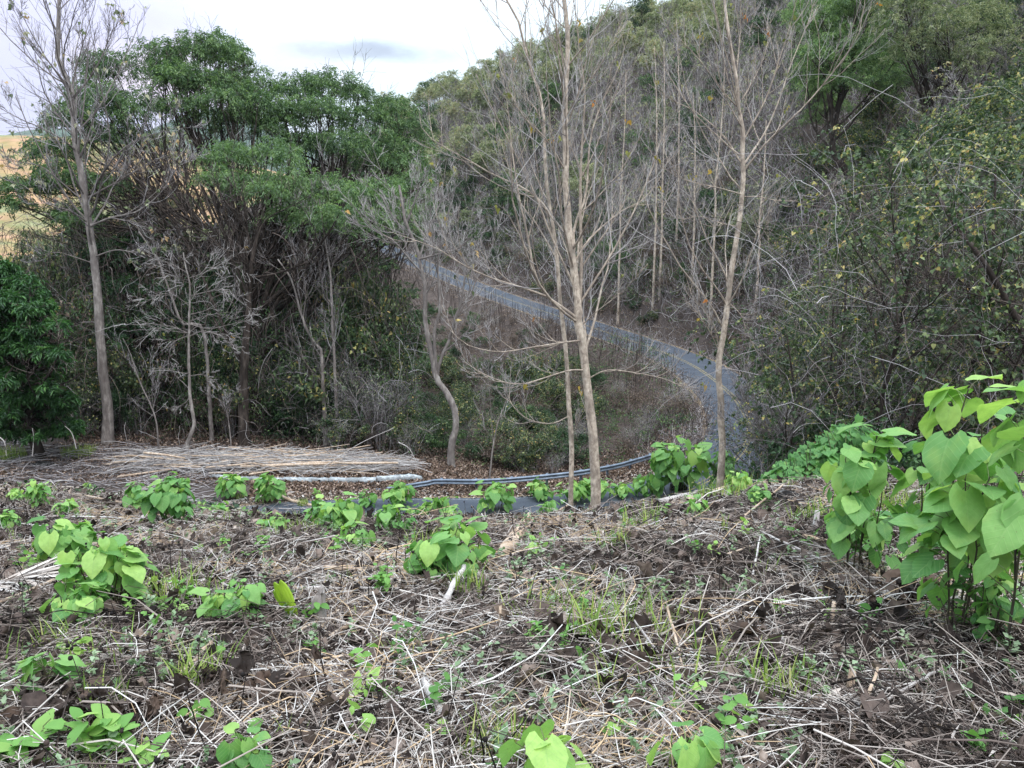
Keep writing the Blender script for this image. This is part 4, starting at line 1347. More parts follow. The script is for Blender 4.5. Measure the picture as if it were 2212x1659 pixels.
bare_tree('bare_tree', 'thinner pale trunk just left of the larger forked one before the crash barrier',
          [(1234, 1045, D2), (1236, 1000, D2), (1234, 950, D2), (1228, 860, D2), (1221, 740, D2), (1211, 660, D2), (1203, 553, D2), (1192, 470, D2), (1181, 400, D2), (1175, 267, D2), (1164, 200, D2), (1142, 133, D2), (1124, 57, D2), (1094, 0, D2), (1070, -50, D2)],
          [[(1203, 560, D2), (1180, 520, 22.8), (1150, 470, 23), (1120, 430, 23), (1080, 300, 23.3), (1060, 260, 23.4)],
           [(1190, 460, D2), (1210, 400, 22.2), (1225, 330, 22), (1240, 270, 22)],
           [(1175, 300, D2), (1160, 240, 22.8), (1120, 190, 23), (1100, 130, 23)],
           [(1227, 900, D2), (1190, 915, 22), (1140, 905, 21.8), (1110, 880, 21.6), (1090, 840, 21.5)],
           [(1232, 950, D2), (1255, 900, 22), (1275, 870, 21.6)]],
          .085, nauto=12, lvl=(6, 5), leaves=8, leafmat=M['leaf_last'], LL=.14, twr=.0035)
D3 = 21.0
bare_tree('bare_tree', 'pale straight trunk with a wide fan of bare boughs beside the creeper thicket',
          [(1559, 995, D3), (1559, 960, D3), (1556, 860, D3), (1554, 770, D3), (1571, 653, D3), (1584, 570, D3), (1588, 533, D3), (1604, 417, D3), (1604, 300, D3), (1596, 233, D3), (1587, 150, D3), (1569, 33, D3), (1562, -10, D3), (1555, -90, D3)],
          [[(1606, 370, D3), (1657, 307, 20.8), (1734, 233, 20.5), (1794, 163, 20.3), (1840, 100, 20.2), (1861, 60, 20), (1880, 20, 20), (1887, -20, 20)],
           [(1605, 305, D3), (1630, 260, 21), (1657, 207, 21), (1687, 117, 21), (1705, 60, 21), (1724, -10, 21)],
           [(1607, 355, D3), (1654, 283, 21.6), (1685, 210, 21.8), (1707, 143, 22), (1751, 33, 22.3), (1765, -30, 22.4)],
           [(1597, 235, D3), (1564, 200, 20.7), (1514, 133, 20.4), (1474, 90, 20.2), (1440, 60, 20)],
           [(1603, 215, D3), (1634, 160, 21.3), (1654, 110, 21.6), (1665, 40, 21.8)],
           [(1590, 170, D3), (1599, 67, 21.2), (1600, 0, 21.2), (1603, -60, 21.2)],
           [(1603, 420, D3), (1575, 412, 20.6), (1541, 403, 20.2), (1474, 387, 19.8), (1430, 360, 19.6)],
           [(1606, 425, D3), (1640, 425, 20.6), (1680, 433, 20.4), (1757, 433, 20), (1800, 415, 19.8)],
           [(1552, 755, D3), (1535, 720, 20.7), (1514, 686, 20.5), (1494, 660, 20.4), (1474, 646, 20.3)],
           [(1553, 752, D3), (1545, 710, 20.8), (1537, 693, 20.8), (1512, 660, 20.8), (1494, 636, 20.8), (1480, 590, 20.8)],
           [(1592, 490, D3), (1550, 480, 20.6), (1507, 467, 20.4), (1460, 480, 20.2)],
           [(1600, 350, D3), (1560, 290, 21.2), (1500, 240, 21.5), (1450, 215, 21.8), (1400, 180, 22)],
           [(1576, 655, D3), (1600, 680, 20.7), (1615, 720, 20.5), (1635, 760, 20.4)]],
          .115, nauto=12, lvl=(7, 5), leaves=24, leafmat=M['leaf_last'], LL=.13, twr=.0032, limb_r=.5, limb_lf=.42)
D4 = 50.5
bare_tree('bare_tree', 'tall bare tree with a stout grey trunk at the far left edge of the wood',
          [(234, 968, D4), (230, 886, D4), (220, 770, D4), (213, 653, D4), (203, 553, D4), (193, 493, D4), (183, 417, D4), (170, 343, D4), (160, 300, D4), (158, 217, D4), (147, 183, D4), (133, 140, D4), (123, 100, D4), (127, 33, D4), (130, -40, D4)],
          [[(170, 345, D4), (190, 300, 50), (207, 233, 49.5), (225, 190, 49), (250, 140, 49)],
           [(160, 240, D4), (160, 167, 51), (173, 117, 51), (187, 67, 51), (205, 10, 51), (210, -20, 51)],
           [(163, 325, D4), (140, 305, 49), (110, 287, 48.5), (75, 270, 48), (50, 260, 47.5), (0, 233, 47), (-40, 200, 46.5)],
           [(198, 415, D4), (225, 370, 49), (253, 333, 48), (300, 300, 47), (350, 285, 46.5), (400, 267, 46)],
           [(186, 440, D4), (140, 400, 50), (90, 360, 49.5), (40, 350, 49), (0, 335, 48.6)],
           [(185, 430, D4), (240, 400, 50), (290, 370, 50), (340, 345, 50), (400, 330, 50)],
           [(190, 480, D4), (150, 455, 49), (100, 440, 48), (50, 400, 47.5), (0, 385, 47)],
           [(192, 490, D4), (240, 470, 49.5), (300, 455, 49), (360, 400, 48.6), (380, 330, 48.5)],
           [(150, 200, D4), (110, 140, 50), (60, 80, 49.5), (30, 20, 49)],
           [(156, 215, D4), (200, 160, 50), (225, 110, 49.5), (245, 60, 49.3), (250, 0, 49)],
           [(205, 570, D4), (160, 555, 50), (120, 545, 49.5), (60, 560, 49)],
           [(203, 555, D4), (250, 540, 50), (300, 545, 49.5), (350, 530, 49)]],
          .33, bark='bark_grey', twm='twig_grey', limb_k=.010, nauto=22, lvl=(7, 6), leaves=190, leafmat=M['leaf_olive'], LL=.26, twr=.011, limb_r=.42, auto=(.45, .98), limb_lf=.45)
D5 = 49.0
bare_tree('bare_tree', 'small crooked bare tree with level pale branches at the edge of the left wood',
          [(403, 966, D5), (412, 940, D5), (420, 913, D5), (412, 870, D5), (408, 786, D5), (408, 720, D5), (410, 620, D5), (400, 573, D5), (396, 545, D5)],
          [[(408, 640, D5), (440, 632, 48.6), (480, 625, 48.2), (520, 650, 48), (545, 672, 48)],
           [(408, 660, D5), (380, 640, 48.6), (350, 635, 48.3), (320, 650, 48), (300, 655, 48)],
           [(410, 600, D5), (440, 590, 49), (480, 570, 49.2), (510, 575, 49.4), (540, 612, 49.5)],
           [(408, 727, D5), (440, 715, 48.6), (475, 725, 48.4), (500, 745, 48.2), (530, 752, 48)],
           [(406, 725, D5), (375, 740, 48.6), (365, 770, 48.5), (364, 800, 48.4)],
           [(406, 720, D5), (370, 705, 48.7), (330, 700, 48.4), (295, 690, 48.2)],
           [(405, 590, D5), (370, 570, 49.3), (330, 560, 49.4), (300, 565, 49.5)],
           [(409, 812, D5), (440, 810, 48.8), (465, 825, 48.6), (480, 838, 48.5)],
           [(410, 700, D5), (450, 710, 49.2), (500, 700, 49.3), (540, 690, 49.4)],
           [(411, 855, D5), (400, 870, 48.8), (375, 882, 48.6), (355, 880, 48.4)]],
          .13, bark='bark_grey', twm='twig_pale', nauto=12, lvl=(5, 4), leaves=6, leafmat=M['leaf_last'], LL=.2, twr=.010, limb_r=.5, limb_k=.012, up=0., auto=(.3, .98), ang=(1.1, 1.5))
D6 = 49.0
bare_tree('forked_tree', 'mottled grey tree forking into leaning limbs, in the middle inside the road bend',
          [(974, 985, D6), (976, 960, D6), (986, 903, D6), (968, 853, D6), (941, 812, D6), (934, 770, D6), (925, 735, D6), (918, 690, D6), (918, 620, D6), (908, 575, D6), (900, 533, D6), (880, 490, D6), (868, 440, D6), (862, 400, D6)],
          [[(944, 815, D6), (952, 775, 49), (970, 736, 49), (980, 700, 49.3), (990, 663, 49.5), (1014, 646, 49.6), (1030, 600, 49.8), (1060, 540, 50), (1070, 480, 50)],
           [(943, 800, D6), (938, 720, 48.7), (950, 670, 48.6), (948, 610, 48.6), (945, 560, 48.6), (955, 500, 48.5), (975, 440, 48.5), (985, 380, 48.5)],
           [(970, 730, 49), (985, 690, 48.7), (998, 640, 48.6), (1005, 590, 48.5), (1020, 540, 48.4)],
           [(912, 590, D6), (880, 555, 48.5), (850, 520, 48), (800, 490, 47.6), (760, 440, 47.3), (720, 400, 47)],
           [(905, 560, D6), (925, 500, 49.5), (950, 440, 50), (960, 380, 50.3), (965, 340, 50.5)],
           [(890, 515, D6), (850, 470, 49.5), (820, 420, 50), (790, 400, 50)],
           [(880, 480, D6), (900, 420, 48.5), (910, 380, 48.4), (905, 330, 48.4)],
           [(905, 560, D6), (960, 545, 48.4), (1000, 530, 48.2), (1040, 480, 48)]],
          .24, bark='bark_grey', twm='twig_pale', limb_k=.022, nauto=10, lvl=(7, 6), leaves=60, leafmat=M['leaf_vine'], LL=.3, twr=.010, limb_r=.62, auto=(.6, .98), limb_lf=.4)
# dark trunk with creepers and leaning pale stems of the left wood
for lab, tr_, rr, bk, lm in (('dark thick trunk draped in creepers in the middle of the left wood', [(530, 960, 51.54), (527, 900, 51.54), (527, 800, 51.54), (535, 700, 51.54), (540, 600, 51.54), (545, 560, 51.54), (560, 500, 51.54)], .38, 'bark_dark',
                          [[(530, 800, 51.54), (480, 700, 51.66), (420, 560, 51.78), (350, 450, 51.90), (300, 400, 52.02)], [(535, 640, 51.54), (500, 560, 51.66), (450, 510, 51.78), (333, 433, 51.90), (270, 390, 52.02)], [(545, 570, 51.54), (533, 500, 51.54), (480, 423, 51.66), (440, 330, 51.90)],
                           [(545, 560, 51.54), (570, 480, 51.54), (640, 440, 51.54), (700, 400, 51.66)], [(540, 600, 51.54), (600, 590, 51.42), (680, 560, 51.36), (740, 530, 51.30)]]),
                         ('leaning pale dead trunk right of the dark creeper draped one', [(695, 775, 51.78), (690, 755, 51.78), (663, 713, 51.78), (640, 640, 51.78), (628, 600, 51.78), (600, 560, 51.78)], .16, 'bark_grey', [[(655, 690, 51.78), (660, 620, 51.78), (640, 540, 51.78)]]),
                         ('upright pale crooked trunk in the gap of the left wood', [(722, 775, 51.90), (718, 703, 51.90), (716, 640, 51.90), (713, 586, 51.90), (700, 500, 51.90), (690, 430, 51.90)], .13, 'bark_grey', [[(717, 700, 51.90), (700, 680, 51.88), (690, 660, 51.85)], [(713, 590, 51.90), (730, 540, 51.90), (745, 480, 51.90)]]),
                         ('slanting grey trunk low behind the small crooked bare tree', [(440, 720, 52.02), (395, 700, 52.02), (370, 640, 52.02), (340, 560, 52.02), (300, 500, 52.02)], .15, 'bark_grey', [[(370, 640, 52.02), (380, 590, 52.02), (370, 530, 52.02)]]),
                         ('thin slanting bare sapling by the pole heap', [(342, 962, 48), (335, 900, 48), (300, 820, 48), (280, 760, 48), (265, 730, 48)], .06, 'bark_grey', [[(332, 880, 48), (340, 820, 48), (350, 790, 48)]]),
                         ('bare forked sapling before the dark wood, right of the crooked tree', [(500, 968, 49), (492, 900, 49), (480, 870, 49), (450, 850, 49)], .05, 'bark_grey', [[(488, 890, 49), (510, 850, 49), (530, 840, 49)]]),
                         ('thin bare sapling left of the crash barrier, inside the bend', [(1058, 1030, 45), (1066, 960, 45), (1080, 900, 45), (1110, 830, 45), (1130, 780, 45)], .06, 'bark_grey', [[(1066, 960, 45), (1060, 880, 45), (1055, 800, 45), (1062, 740, 45)]])):
    bare_tree('bare_tree', lab, tr_, lm, rr, bark=bk, twm='twig_brown' if bk == 'bark_dark' else 'twig_grey', nauto=8, lvl=(5, 4), twr=.010, limb_r=.5, limb_k=.016)
# slender trunks that stand out on the hill
for q, (xa, ya, xb_, yb_, dd_, lab) in enumerate([(1417, 400, 1414, 100, 96, 'slender pale trunk left of a close pair on the hill'), (1430, 427, 1434, 90, 96, 'slender pale trunk right of a close pair on the hill'),
                                   (1466, 330, 1461, 40, 104, 'slender pale trunk on the hill, halfway between the big bare trees'), (1545, 400, 1566, 130, 84, 'leaning brown trunk on the hill behind the right bare tree'),
                                   (1340, 420, 1352, 150, 100, 'slender bare trunk on the hill right of the big forked tree'), (1500, 420, 1497, 200, 92, 'straight grey trunk on the dark part of the hill'),
                                   (1640, 480, 1655, 260, 78, 'bare grey trunk on the hill right of the fan shaped bare tree')]):
    bare_tree('slender_tree', lab, [(xa, ya + 60, dd_), (xa, ya, dd_), ((xa + xb_) / 2 + 3, (ya + yb_) / 2, dd_), (xb_, yb_, dd_)], [], .15, bark='bark_pale', twm='twig_grey', nauto=12, lvl=(5, 5), twr=.014, lf=.3)


# ------------------------------------------------------------------ creeper thicket on the right
protos('v_tall', lambda: proto_tree('creeper_tree', 8.5, 3.2, M['leaf_vine'], M['bark_dark'], M['twig_grey'], 9500, .088, .85, 11, (8, 7), .09, .8, low=.08, twr=.0045, T=HEART4, droop=.9, per=10, leafname='creeper', shell=.2, multi=1), 3)
protos('v_brown', lambda: proto_tree('twiggy_tree', 8, 3.2, M['leaf_vine'], M['bark_dark'], M['twig_brown'], 3200, .085, .85, 14, (9, 9), .08, .8, low=.06, twr=.0042, T=HEART4, droop=.9, per=6, leafname='creeper', shell=.2, up=.2), 3)
c5 = 0
spots = []
for yy in np.arange(17, 60, 2.7):
    for xx in np.arange(4, 52, 2.7):
        x = xx + U(-1.2, 1.2); y = yy + U(-1.2, 1.2)
        z = float(H(x, y))
        X, Y = proj(np.array((x, y, z + 2)))
        d, _ = road_d(x, y)
        lim = 1650 if y < 24 else 1640 - (y - 24) * 1.0
        if X < lim + U(-10, 50) or X > 2420: continue
        if d < 5.5: continue
        if inner(np.array([x]), np.array([y]))[0]: continue
        spots.append((x, y, X))
VL = {'v_tall': ('tree smothered in yellowing creeper in the thicket on the right', 'creeper smothered trees of the right thicket'),
      'v_brown': ('tangled brown twiggy tree in the thicket on the right', 'twiggy trees of the right thicket'),
      's_green': ('dark green shrub at the foot of the right thicket', 'dark green shrubs of the right thicket'),
      's_vine': ('creeper covered shrub at the foot of the right thicket', 'creeper shrubs of the right thicket'),
      's_grey': ('bare grey twiggy shrub at the foot of the right thicket', 'bare shrubs of the right thicket')}
for x, y, X in spots:
    r = U()
    right = X > 1900
    if y < 19.5: key = 's_vine' if r < .5 else 's_green' if r < .8 else 's_grey'
    else: key = ('v_tall' if r < (.66 if right else .28) else 'v_brown' if r < .84 else 's_green' if r < .93 else 's_vine')
    if X < 1760 and y < 40 and key[0] == 'v': sc = U(.55, .75)
    elif key[0] == 'v': sc = U(.85, 1.25) * (1.2 if right else 1)
    else: sc = U(.6, 1.1)
    lab, grp = VL[key]
    put(key, x, y, sc, lab, grp, 'shrub' if key[0] == 's' else 'tree')
    c5 += 1
print('thicket', c5)
tangle(19000, (5, 40, 17, 42), 0, 10, 'thicket_twigs', M['twig_brown'], 'brown dead twigs and hanging creeper stems filling the right thicket', .006, .25,
       lambda X, Y, x, y: (X > 1640) & (Y > -60), ln=(.5, 3))
tangle(8000, (5, 40, 16.5, 36), 0, 10, 'thicket_stems', M['twig_grey'], 'grey arching creeper stems over the right thicket', .006, .12,
       lambda X, Y, x, y: (X > 1620) & (Y > -60), ln=(.8, 4))
bare_tree('dark_tree', 'dark crooked tree with a pale scar at the right edge, half hidden by creeper', [(2235, 900, 19), (2215, 740, 19), (2180, 660, 19), (2120, 560, 19), (2060, 480, 19.4), (2010, 400, 20)],
          [[(2190, 680, 19), (2200, 560, 19), (2190, 450, 19)], [(2130, 570, 19), (2060, 600, 18.6), (1990, 600, 18.3), (1930, 590, 18)], [(2180, 660, 19), (2120, 640, 18.6), (2050, 630, 18.2), (1960, 660, 18)]],
          .14, bark='bark_dark', twm='twig_brown', nauto=8, lvl=(5, 4), twr=.005)
bare_tree('bare_shrub', 'grey brushwood bush spreading beside the foot of the fan shaped bare tree', [(1690, 1000, 20.5), (1680, 950, 20.5), (1665, 900, 20.5), (1650, 860, 20.5)],
          [[(1690, 990, 20.5), (1640, 900, 20), (1590, 850, 19.8)], [(1690, 990, 20.5), (1650, 930, 20), (1590, 910, 19.7), (1560, 900, 19.6)], [(1690, 985, 20.5), (1640, 950, 20), (1600, 960, 19.6)], [(1690, 985, 20.5), (1710, 900, 20.5), (1740, 840, 20.5)],
           [(1690, 985, 20.5), (1720, 920, 20), (1760, 880, 20)], [(1690, 985, 20.5), (1660, 900, 20.2), (1610, 830, 20), (1600, 780, 20)]],
          .03, bark='bark_grey', twm='twig_grey', nauto=10, lvl=(8, 6), twr=.0045, limb_r=.8, limb_lf=.55, auto=(.1, 1))

# ------------------------------------------------------------------ cleared slope: litter
M['straw'] = vmat('dry_stalks', [(0, (.022, .016, .014)), (.2, (.07, .05, .044)), (.40, (.20, .155, .135)), (.60, (.38, .315, .28)), (.80, (.56, .50, .465)), (.95, (.70, .665, .65)), (1, (.54, .38, .24))], .75, .2)
M['dead'] = vmat('dead_leaves', [(0, (.012, .009, .008)), (.35, (.045, .032, .029)), (.6, (.13, .095, .082)), (.82, (.30, .23, .195)), (1, (.54, .45, .40))], .8, .2, .1, nscale=30)
M['black'] = vmat('blackened_stems', [(0, (.008, .006, .006)), (.6, (.022, .015, .014)), (1, (.06, .042, .036))], .8, .2)
M['grass'] = vmat('green_grass', [(0, (.10, .17, .04)), (.5, (.22, .33, .08)), (.8, (.36, .44, .13)), (1, (.50, .48, .22))], .6, .2, .35)
M['herb'] = vmat('grey_green_herbs', [(0, (.10, .16, .08)), (.5, (.20, .29, .16)), (1, (.36, .44, .30))], .7, .2, .25)
M['weed'] = vmat('light_green_weeds', [(0, (.08, .20, .05)), (.6, (.18, .36, .09)), (1, (.34, .50, .14))], .6, .25, .35)
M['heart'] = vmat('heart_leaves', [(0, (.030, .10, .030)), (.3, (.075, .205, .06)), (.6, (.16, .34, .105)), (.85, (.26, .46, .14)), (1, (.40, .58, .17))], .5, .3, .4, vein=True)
M['stem'] = vmat('green_stems', [(0, (.03, .022, .02)), (.5, (.09, .085, .045)), (1, (.22, .30, .12))], .6, .3)
M['stalk'] = barkmat('dry_cane', (.34, .23, .16), (.56, .43, .33), (.72, .62, .53), 16, .6, .75)
M['stalkw'] = barkmat('weathered_cane', (.30, .26, .25), (.54, .49, .47), (.74, .70, .68), 18, .6, .8)


def spots(n, y0=1.3, y1=16.0, spread=1.25, pw=1.0):
    y = y0 * (y1 / y0) ** (U(0, 1, n) ** pw)
    x = U(-1, 1, n) * (y * .68 * spread + .6)
    # the same cover goes on to both sides of what the view takes in
    m = int(n * .5)
    ym = U(-.6, 9, m); xm = (np.maximum(ym, 0) * .68 * spread + .6 + U(0, 2.6, m)) * rng.choice([-1, 1], m)
    return np.r_[x, xm], np.r_[y, ym]


def brow(x, y):
    """True on the cleared side of the brow"""
    z = H(x, y)
    X, Y = proj(np.stack([x, y, z], -1))
    return y < 17.5


def patch(x, y, s=1.0, ph=0.):
    return .5 + .25 * np.sin(x * 2.1 * s + 1.3 * np.sin(y * 1.7 * s + ph) + ph) + .25 * np.sin(y * 2.9 * s + 2 * np.sin(x * 1.3 * s) + 2 * ph)


# dead leaves
x, y = spots(42000)
lowp = patch(x, y, .9, 1.)
N = len(x)
D = norm(rng.normal(0, 1, (N, 3)) * (1, 1, .45))
S, D, Nn_ = frames(D, twist=.7)
s = U(.012, .055, N) ** 1.0 * (.9 + .06 * y) * np.where(U(0, 1, N) < .06, 1.7, 1)
V, Fs, vv, uv = stamp(CURL, np.stack([x, y, HB(x, y) + U(0, .05, N)], -1), S, D, Nn_, s * U(.7, 1.4, N), s, s * U(.5, 1.8, N), np.clip(U(0, 1, N) * .75 + .35 * (lowp - .35), 0, 1))
kind(Geo().add(V, Fs, vv).out('leaf_litter', M['dead'], smooth=False), 'stuff', 'curled brown dead leaves covering the cleared slope')
# straws, stems and twigs
for nm_, n_, l0, l1, r0, r1, tilt, zz_, pw in (('dry_stalks', 120000, .03, .17, .0007, .0022, .42, .045, 1.0), ('dry_stalks', 26000, .12, .42, .0009, .0027, .2, .05, .9), ('dry_stalks', 1900, .3, .9, .0018, .0050, .09, .05, .85)):
    x, y = spots(n_, pw=pw)
    N = len(x)
    ln = U(l0, l1, N)
    a = 1.6 * np.sin(x * 1.1 + 1.7 * np.sin(y * .8)) + 1.3 * np.sin(y * 1.3 + 1.2) + rng.normal(0, .75, N)
    a = np.where(U(0, 1, N) < .3, U(0, 6.283, N), a)
    el = rng.normal(.04, tilt, N)
    d = np.stack([np.cos(a) * np.cos(el), np.sin(a) * np.cos(el), np.sin(el)], -1)
    c = np.stack([x, y, HB(x, y) + U(.0, zz_, N) + .5 * ln * np.abs(np.sin(el))], -1)
    bend = norm(rng.normal(0, 1, (N, 3))) * (ln * U(0, .24, N))[:, None]
    t = np.array([-1, -.4, .25, 1.])
    P = c[:, None] + d[:, None] * (t * .5)[None, :, None] * ln[:, None, None] + bend[:, None] * (1 - t * t)[None, :, None]
    # lie along the slope
    P[:, :, 2] += (H(P[:, :, 0], P[:, :, 1]) - H(x, y)[:, None]) * .85
    R = U(r0, r1, N)[:, None] * np.array([1, .95, .85, .5])[None] * (1 + .045 * y)[:, None]
    pv = patch(x, y, .8, 2.)
    pb = patch(x, y, 2.3, 5.)
    v = np.clip(U(0, 1, N) ** 1.1 * .98 + .75 * (pv - .5) + .5 * (pb - .5), 0, 1)
    V, Fs, vv = tubes(P, R, 3, v)
    kind(Geo().add(V, Fs, vv).out(nm_, M['straw']), 'stuff', {.03: 'short broken bits of dry straw strewn over the cleared slope', .12: 'pale dry stalks lying criss cross on the cleared slope', .3: 'long thin dry stems lying over the cleared slope'}[l0])
# torn flat husks and chips
x, y = spots(7000); N = len(x)
D = norm(rng.normal(0, 1, (N, 3)) * (1, 1, .3)); S, D, Nn_ = frames(D, twist=.5)
s = U(.02, .10, N)
V, Fs, vv, uv = stamp(TINY, np.stack([x, y, HB(x, y) + U(.01, .07, N)], -1), S, D, Nn_, s * U(.2, .5, N), s, s, np.clip(U(.2, .78, N), 0, 1))
kind(Geo().add(V, Fs, vv).out('dry_husks', M['straw']), 'stuff', 'pale torn husks and chips among the stalks')
# low grey green herbs
x, y = spots(3600, pw=.9); k_ = patch(x, y, 1.6, .4) > .5; x, y = x[k_], y[k_]
per = 16
k = np.repeat(np.arange(len(x)), per)
hh = U(.03, .16, len(x))[k]; t = U(0, 1, len(k)) * hh
ln_ = rng.normal(0, .25, (len(x), 2))[k]
pp = np.stack([x[k] + ln_[:, 0] * t, y[k] + ln_[:, 1] * t, HB(x, y)[k] + t], -1)
D = norm(rng.normal(0, 1, (len(k), 3)) * (1, 1, .2) + (0, 0, .35)); S, D, Nn_ = frames(D)
s = U(.012, .034, len(k)) * (1 + .04 * y[k])
V, Fs, vv, uv = stamp(LEAF4, pp, S, D, Nn_, s * .6, s, s, U(0, 1, len(x))[k] * .7 + U(0, .3, len(k)))
kind(Geo().add(V, Fs, vv).out('ground_herbs', M['herb']), 'stuff', 'tiny grey green herbs sprouting through the litter')
# black upright stems with round seed heads
x, y = spots(1300, 1.8, 12, pw=.8); k_ = patch(x, y, .7, 3.) > .5; x, y = x[k_], y[k_]
P0 = np.stack([x, y, HB(x, y) - .02], -1); N = len(x)
dd = norm(rng.normal(0, .3, (N, 3)) + (0, 0, 1)) * U(.08, .32, (N, 1))
P = np.stack([P0, P0 + dd * .5 + rng.normal(0, .012, dd.shape), P0 + dd], 1)
V, Fs, vv = tubes(P, np.array([.0022, .0018, .0012])[None] * U(.7, 1.6, (N, 1)) * (1 + .04 * y)[:, None], 4)
G = Geo().add(V, Fs, vv)
ico_v = []; 
phi = np.linspace(0, PI, 5)[1:-1]
ico_v = [(0, 0, 1.)] + [(math.sin(p) * math.cos(q), math.sin(p) * math.sin(q), math.cos(p)) for p in phi for q in np.arange(6) * PI / 3] + [(0, 0, -1.)]
ico_f = [(0, 1 + j, 1 + (j + 1) % 6) for j in range(6)] + [(19, 13 + (j + 1) % 6, 13 + j) for j in range(6)]
ico_q = [(1 + 6 * i + j, 7 + 6 * i + j, 7 + 6 * i + (j + 1) % 6, 1 + 6 * i + (j + 1) % 6) for i in range(2) for j in range(6)]
BALL = (np.array(ico_v), [np.array(ico_f), np.array(ico_q)], np.zeros((20, 2)))
hs = np.repeat(P[:, 2], 2, 0) + rng.normal(0, .012, (N * 2, 3)); hs = hs[rng.random(len(hs)) < .6]
I = np.tile(np.eye(3)[None], (len(hs), 1, 1))
V, Fs, vv, uv = stamp(BALL, hs, I[:, 0], I[:, 1], I[:, 2], U(.005, .0095, len(hs)))
G.add(V, Fs, vv)
kind(G.out('seed_heads', M['black']), 'stuff', 'black withered stems with round seed heads standing in the litter')


# grass tufts
def tuft(G, X, Y, n, h, sp, wd=.004, arch=.5, d=None):
    p = hit(X, Y) if d is None else g(X, Y, d)
    a = U(0, 6.283, n); r = sp * np.sqrt(U(0, 1, n))
    b = np.stack([p[0] + np.cos(a) * r, p[1] + np.sin(a) * r, np.full(n, 0.)], -1); b[:, 2] = HB(b[:, 0], b[:, 1]) - .01
    S = 6; t = np.linspace(0, 1, S)
    a2 = U(0, 6.283, n); hh = h * U(.5, 1.15, n); ar = arch * U(.2, 1.3, n)
    o = np.stack([np.cos(a2), np.sin(a2), 0 * a2], -1)
    P = b[:, None] + (0, 0, 1.) * (t - .25 * t ** 3 * ar[:, None])[:, :, None] * hh[:, None, None] + o[:, None] * (t ** 2 * 1.0)[None, :, None] * (hh * ar)[:, None, None]
    sd = np.stack([-np.sin(a2), np.cos(a2), 0 * a2], -1)
    wdt = wd * U(.6, 1.3, n)[:, None] * (1 - t ** 2)[None] * (1 + .05 * p[1])
    A = P - sd[:, None] * wdt[:, :, None]; B = P + sd[:, None] * wdt[:, :, None] + (0, 0, .001)
    V = np.stack([A, B], 2).reshape(-1, 3)
    i = (np.arange(n) * S * 2)[:, None] + (np.arange(S - 1) * 2)[None]
    Fq = np.stack([i, i + 1, i + 3, i + 2], -1).reshape(-1, 4)
    G.add(V, [Fq], np.repeat(U(0, 1, n), S * 2))
    return p


TUFTS = [(655, 1095, 90, .42, .28, 'large soft clump of yellow green grass beside the asphalt, under a fallen branch'), (1060, 1640, 0, 0, 0, ''), (410, 1500, 26, .2, .05, 'small yellow green grass tuft below the split brown husk'),
         (375, 1300, 40, .26, .2, 'thin yellow green grass beside the few leaved sapling'), (1170, 1330, 22, .26, .22, 'pale green grass in front of the central heart leaved bush'),
         (1290, 1400, 26, .34, .14, 'upright green grass blades right of the leaning white cane'), (1400, 1380, 24, .24, .25, 'sparse yellowish grass on the open litter right of centre'), (1500, 1480, 18, .24, .2, 'grass shoots behind the large withered brown leaves'),
         (1380, 1150, 26, .26, .2, 'yellow green grass below the big bush on the brow'), (1330, 1190, 30, .2, .15, 'short grass tuft at the foot of the small bush on the brow'), (1010, 1300, 26, .22, .1, 'green blades at the foot of the central bush'), (940, 1180, 40, .22, .25, 'short pale grass behind the central bush'),
         (1560, 1080, 60, .3, .4, 'light green grass along the brow right of the big bush'), (1940, 1120, 130, .30, .55, 'bed of fine green grass between the two right bushes'), (1690, 1540, 36, .2, .12, 'green grass tuft right of the withered leaves'),
         (230, 1540, 14, .16, .08, 'few green blades left of the split brown husk'), (120, 1400, 20, .18, .1, 'few green blades below the left bushes'), (2150, 1300, 26, .5, .05, 'tall green blades at the right edge beside the tallest plant'),
         (520, 1075, 40, .3, .4, 'soft grass between the bushes left of the road'), (620, 1150, 40, .2, .3, 'yellowed grass before the left bushes'), (170, 985, 200, .7, 1.0, 'green grass hummock before the stout grey trunk'), (20, 990, 160, .8, 1.0, 'grass clump at the left edge before the wood'),
         (1750, 1120, 40, .22, .2, 'blue green grass beside the charred stump'), (1070, 1660, 30, .2, .1, 'grass shoots at the bottom edge, centre')]
for X, Y, n_, h_, sp_, lab in TUFTS:
    if not n_: continue
    G = Geo(); p = tuft(G, X, Y, n_ * 2, h_, sp_)
    o = G.out('grass_tuft', M['grass'], off=p); o.location = p; tag(o, lab, 'grass')
G = Geo()
for q in range(80):
    yy = 1.5 * (14 / 1.5) ** U(); xx = U(-1, 1) * (.75 * yy + .5)
    X, Y = proj(np.array((xx, yy, float(H(xx, yy)))))
    tuft(G, float(X), float(Y), int(U(4, 16)), U(.08, .22), U(.03, .15))
kind(G.out('grass', M['grass']), 'stuff', 'scattered thin grass blades all over the cleared slope')


# ------------------------------------------------------------------ heart leaved plants
def orient(D):
    S = norm(np.cross(D, np.array((0, 0, 1.))[None] + rng.normal(0, .18, D.shape)))
    return S, D, np.cross(S, D)


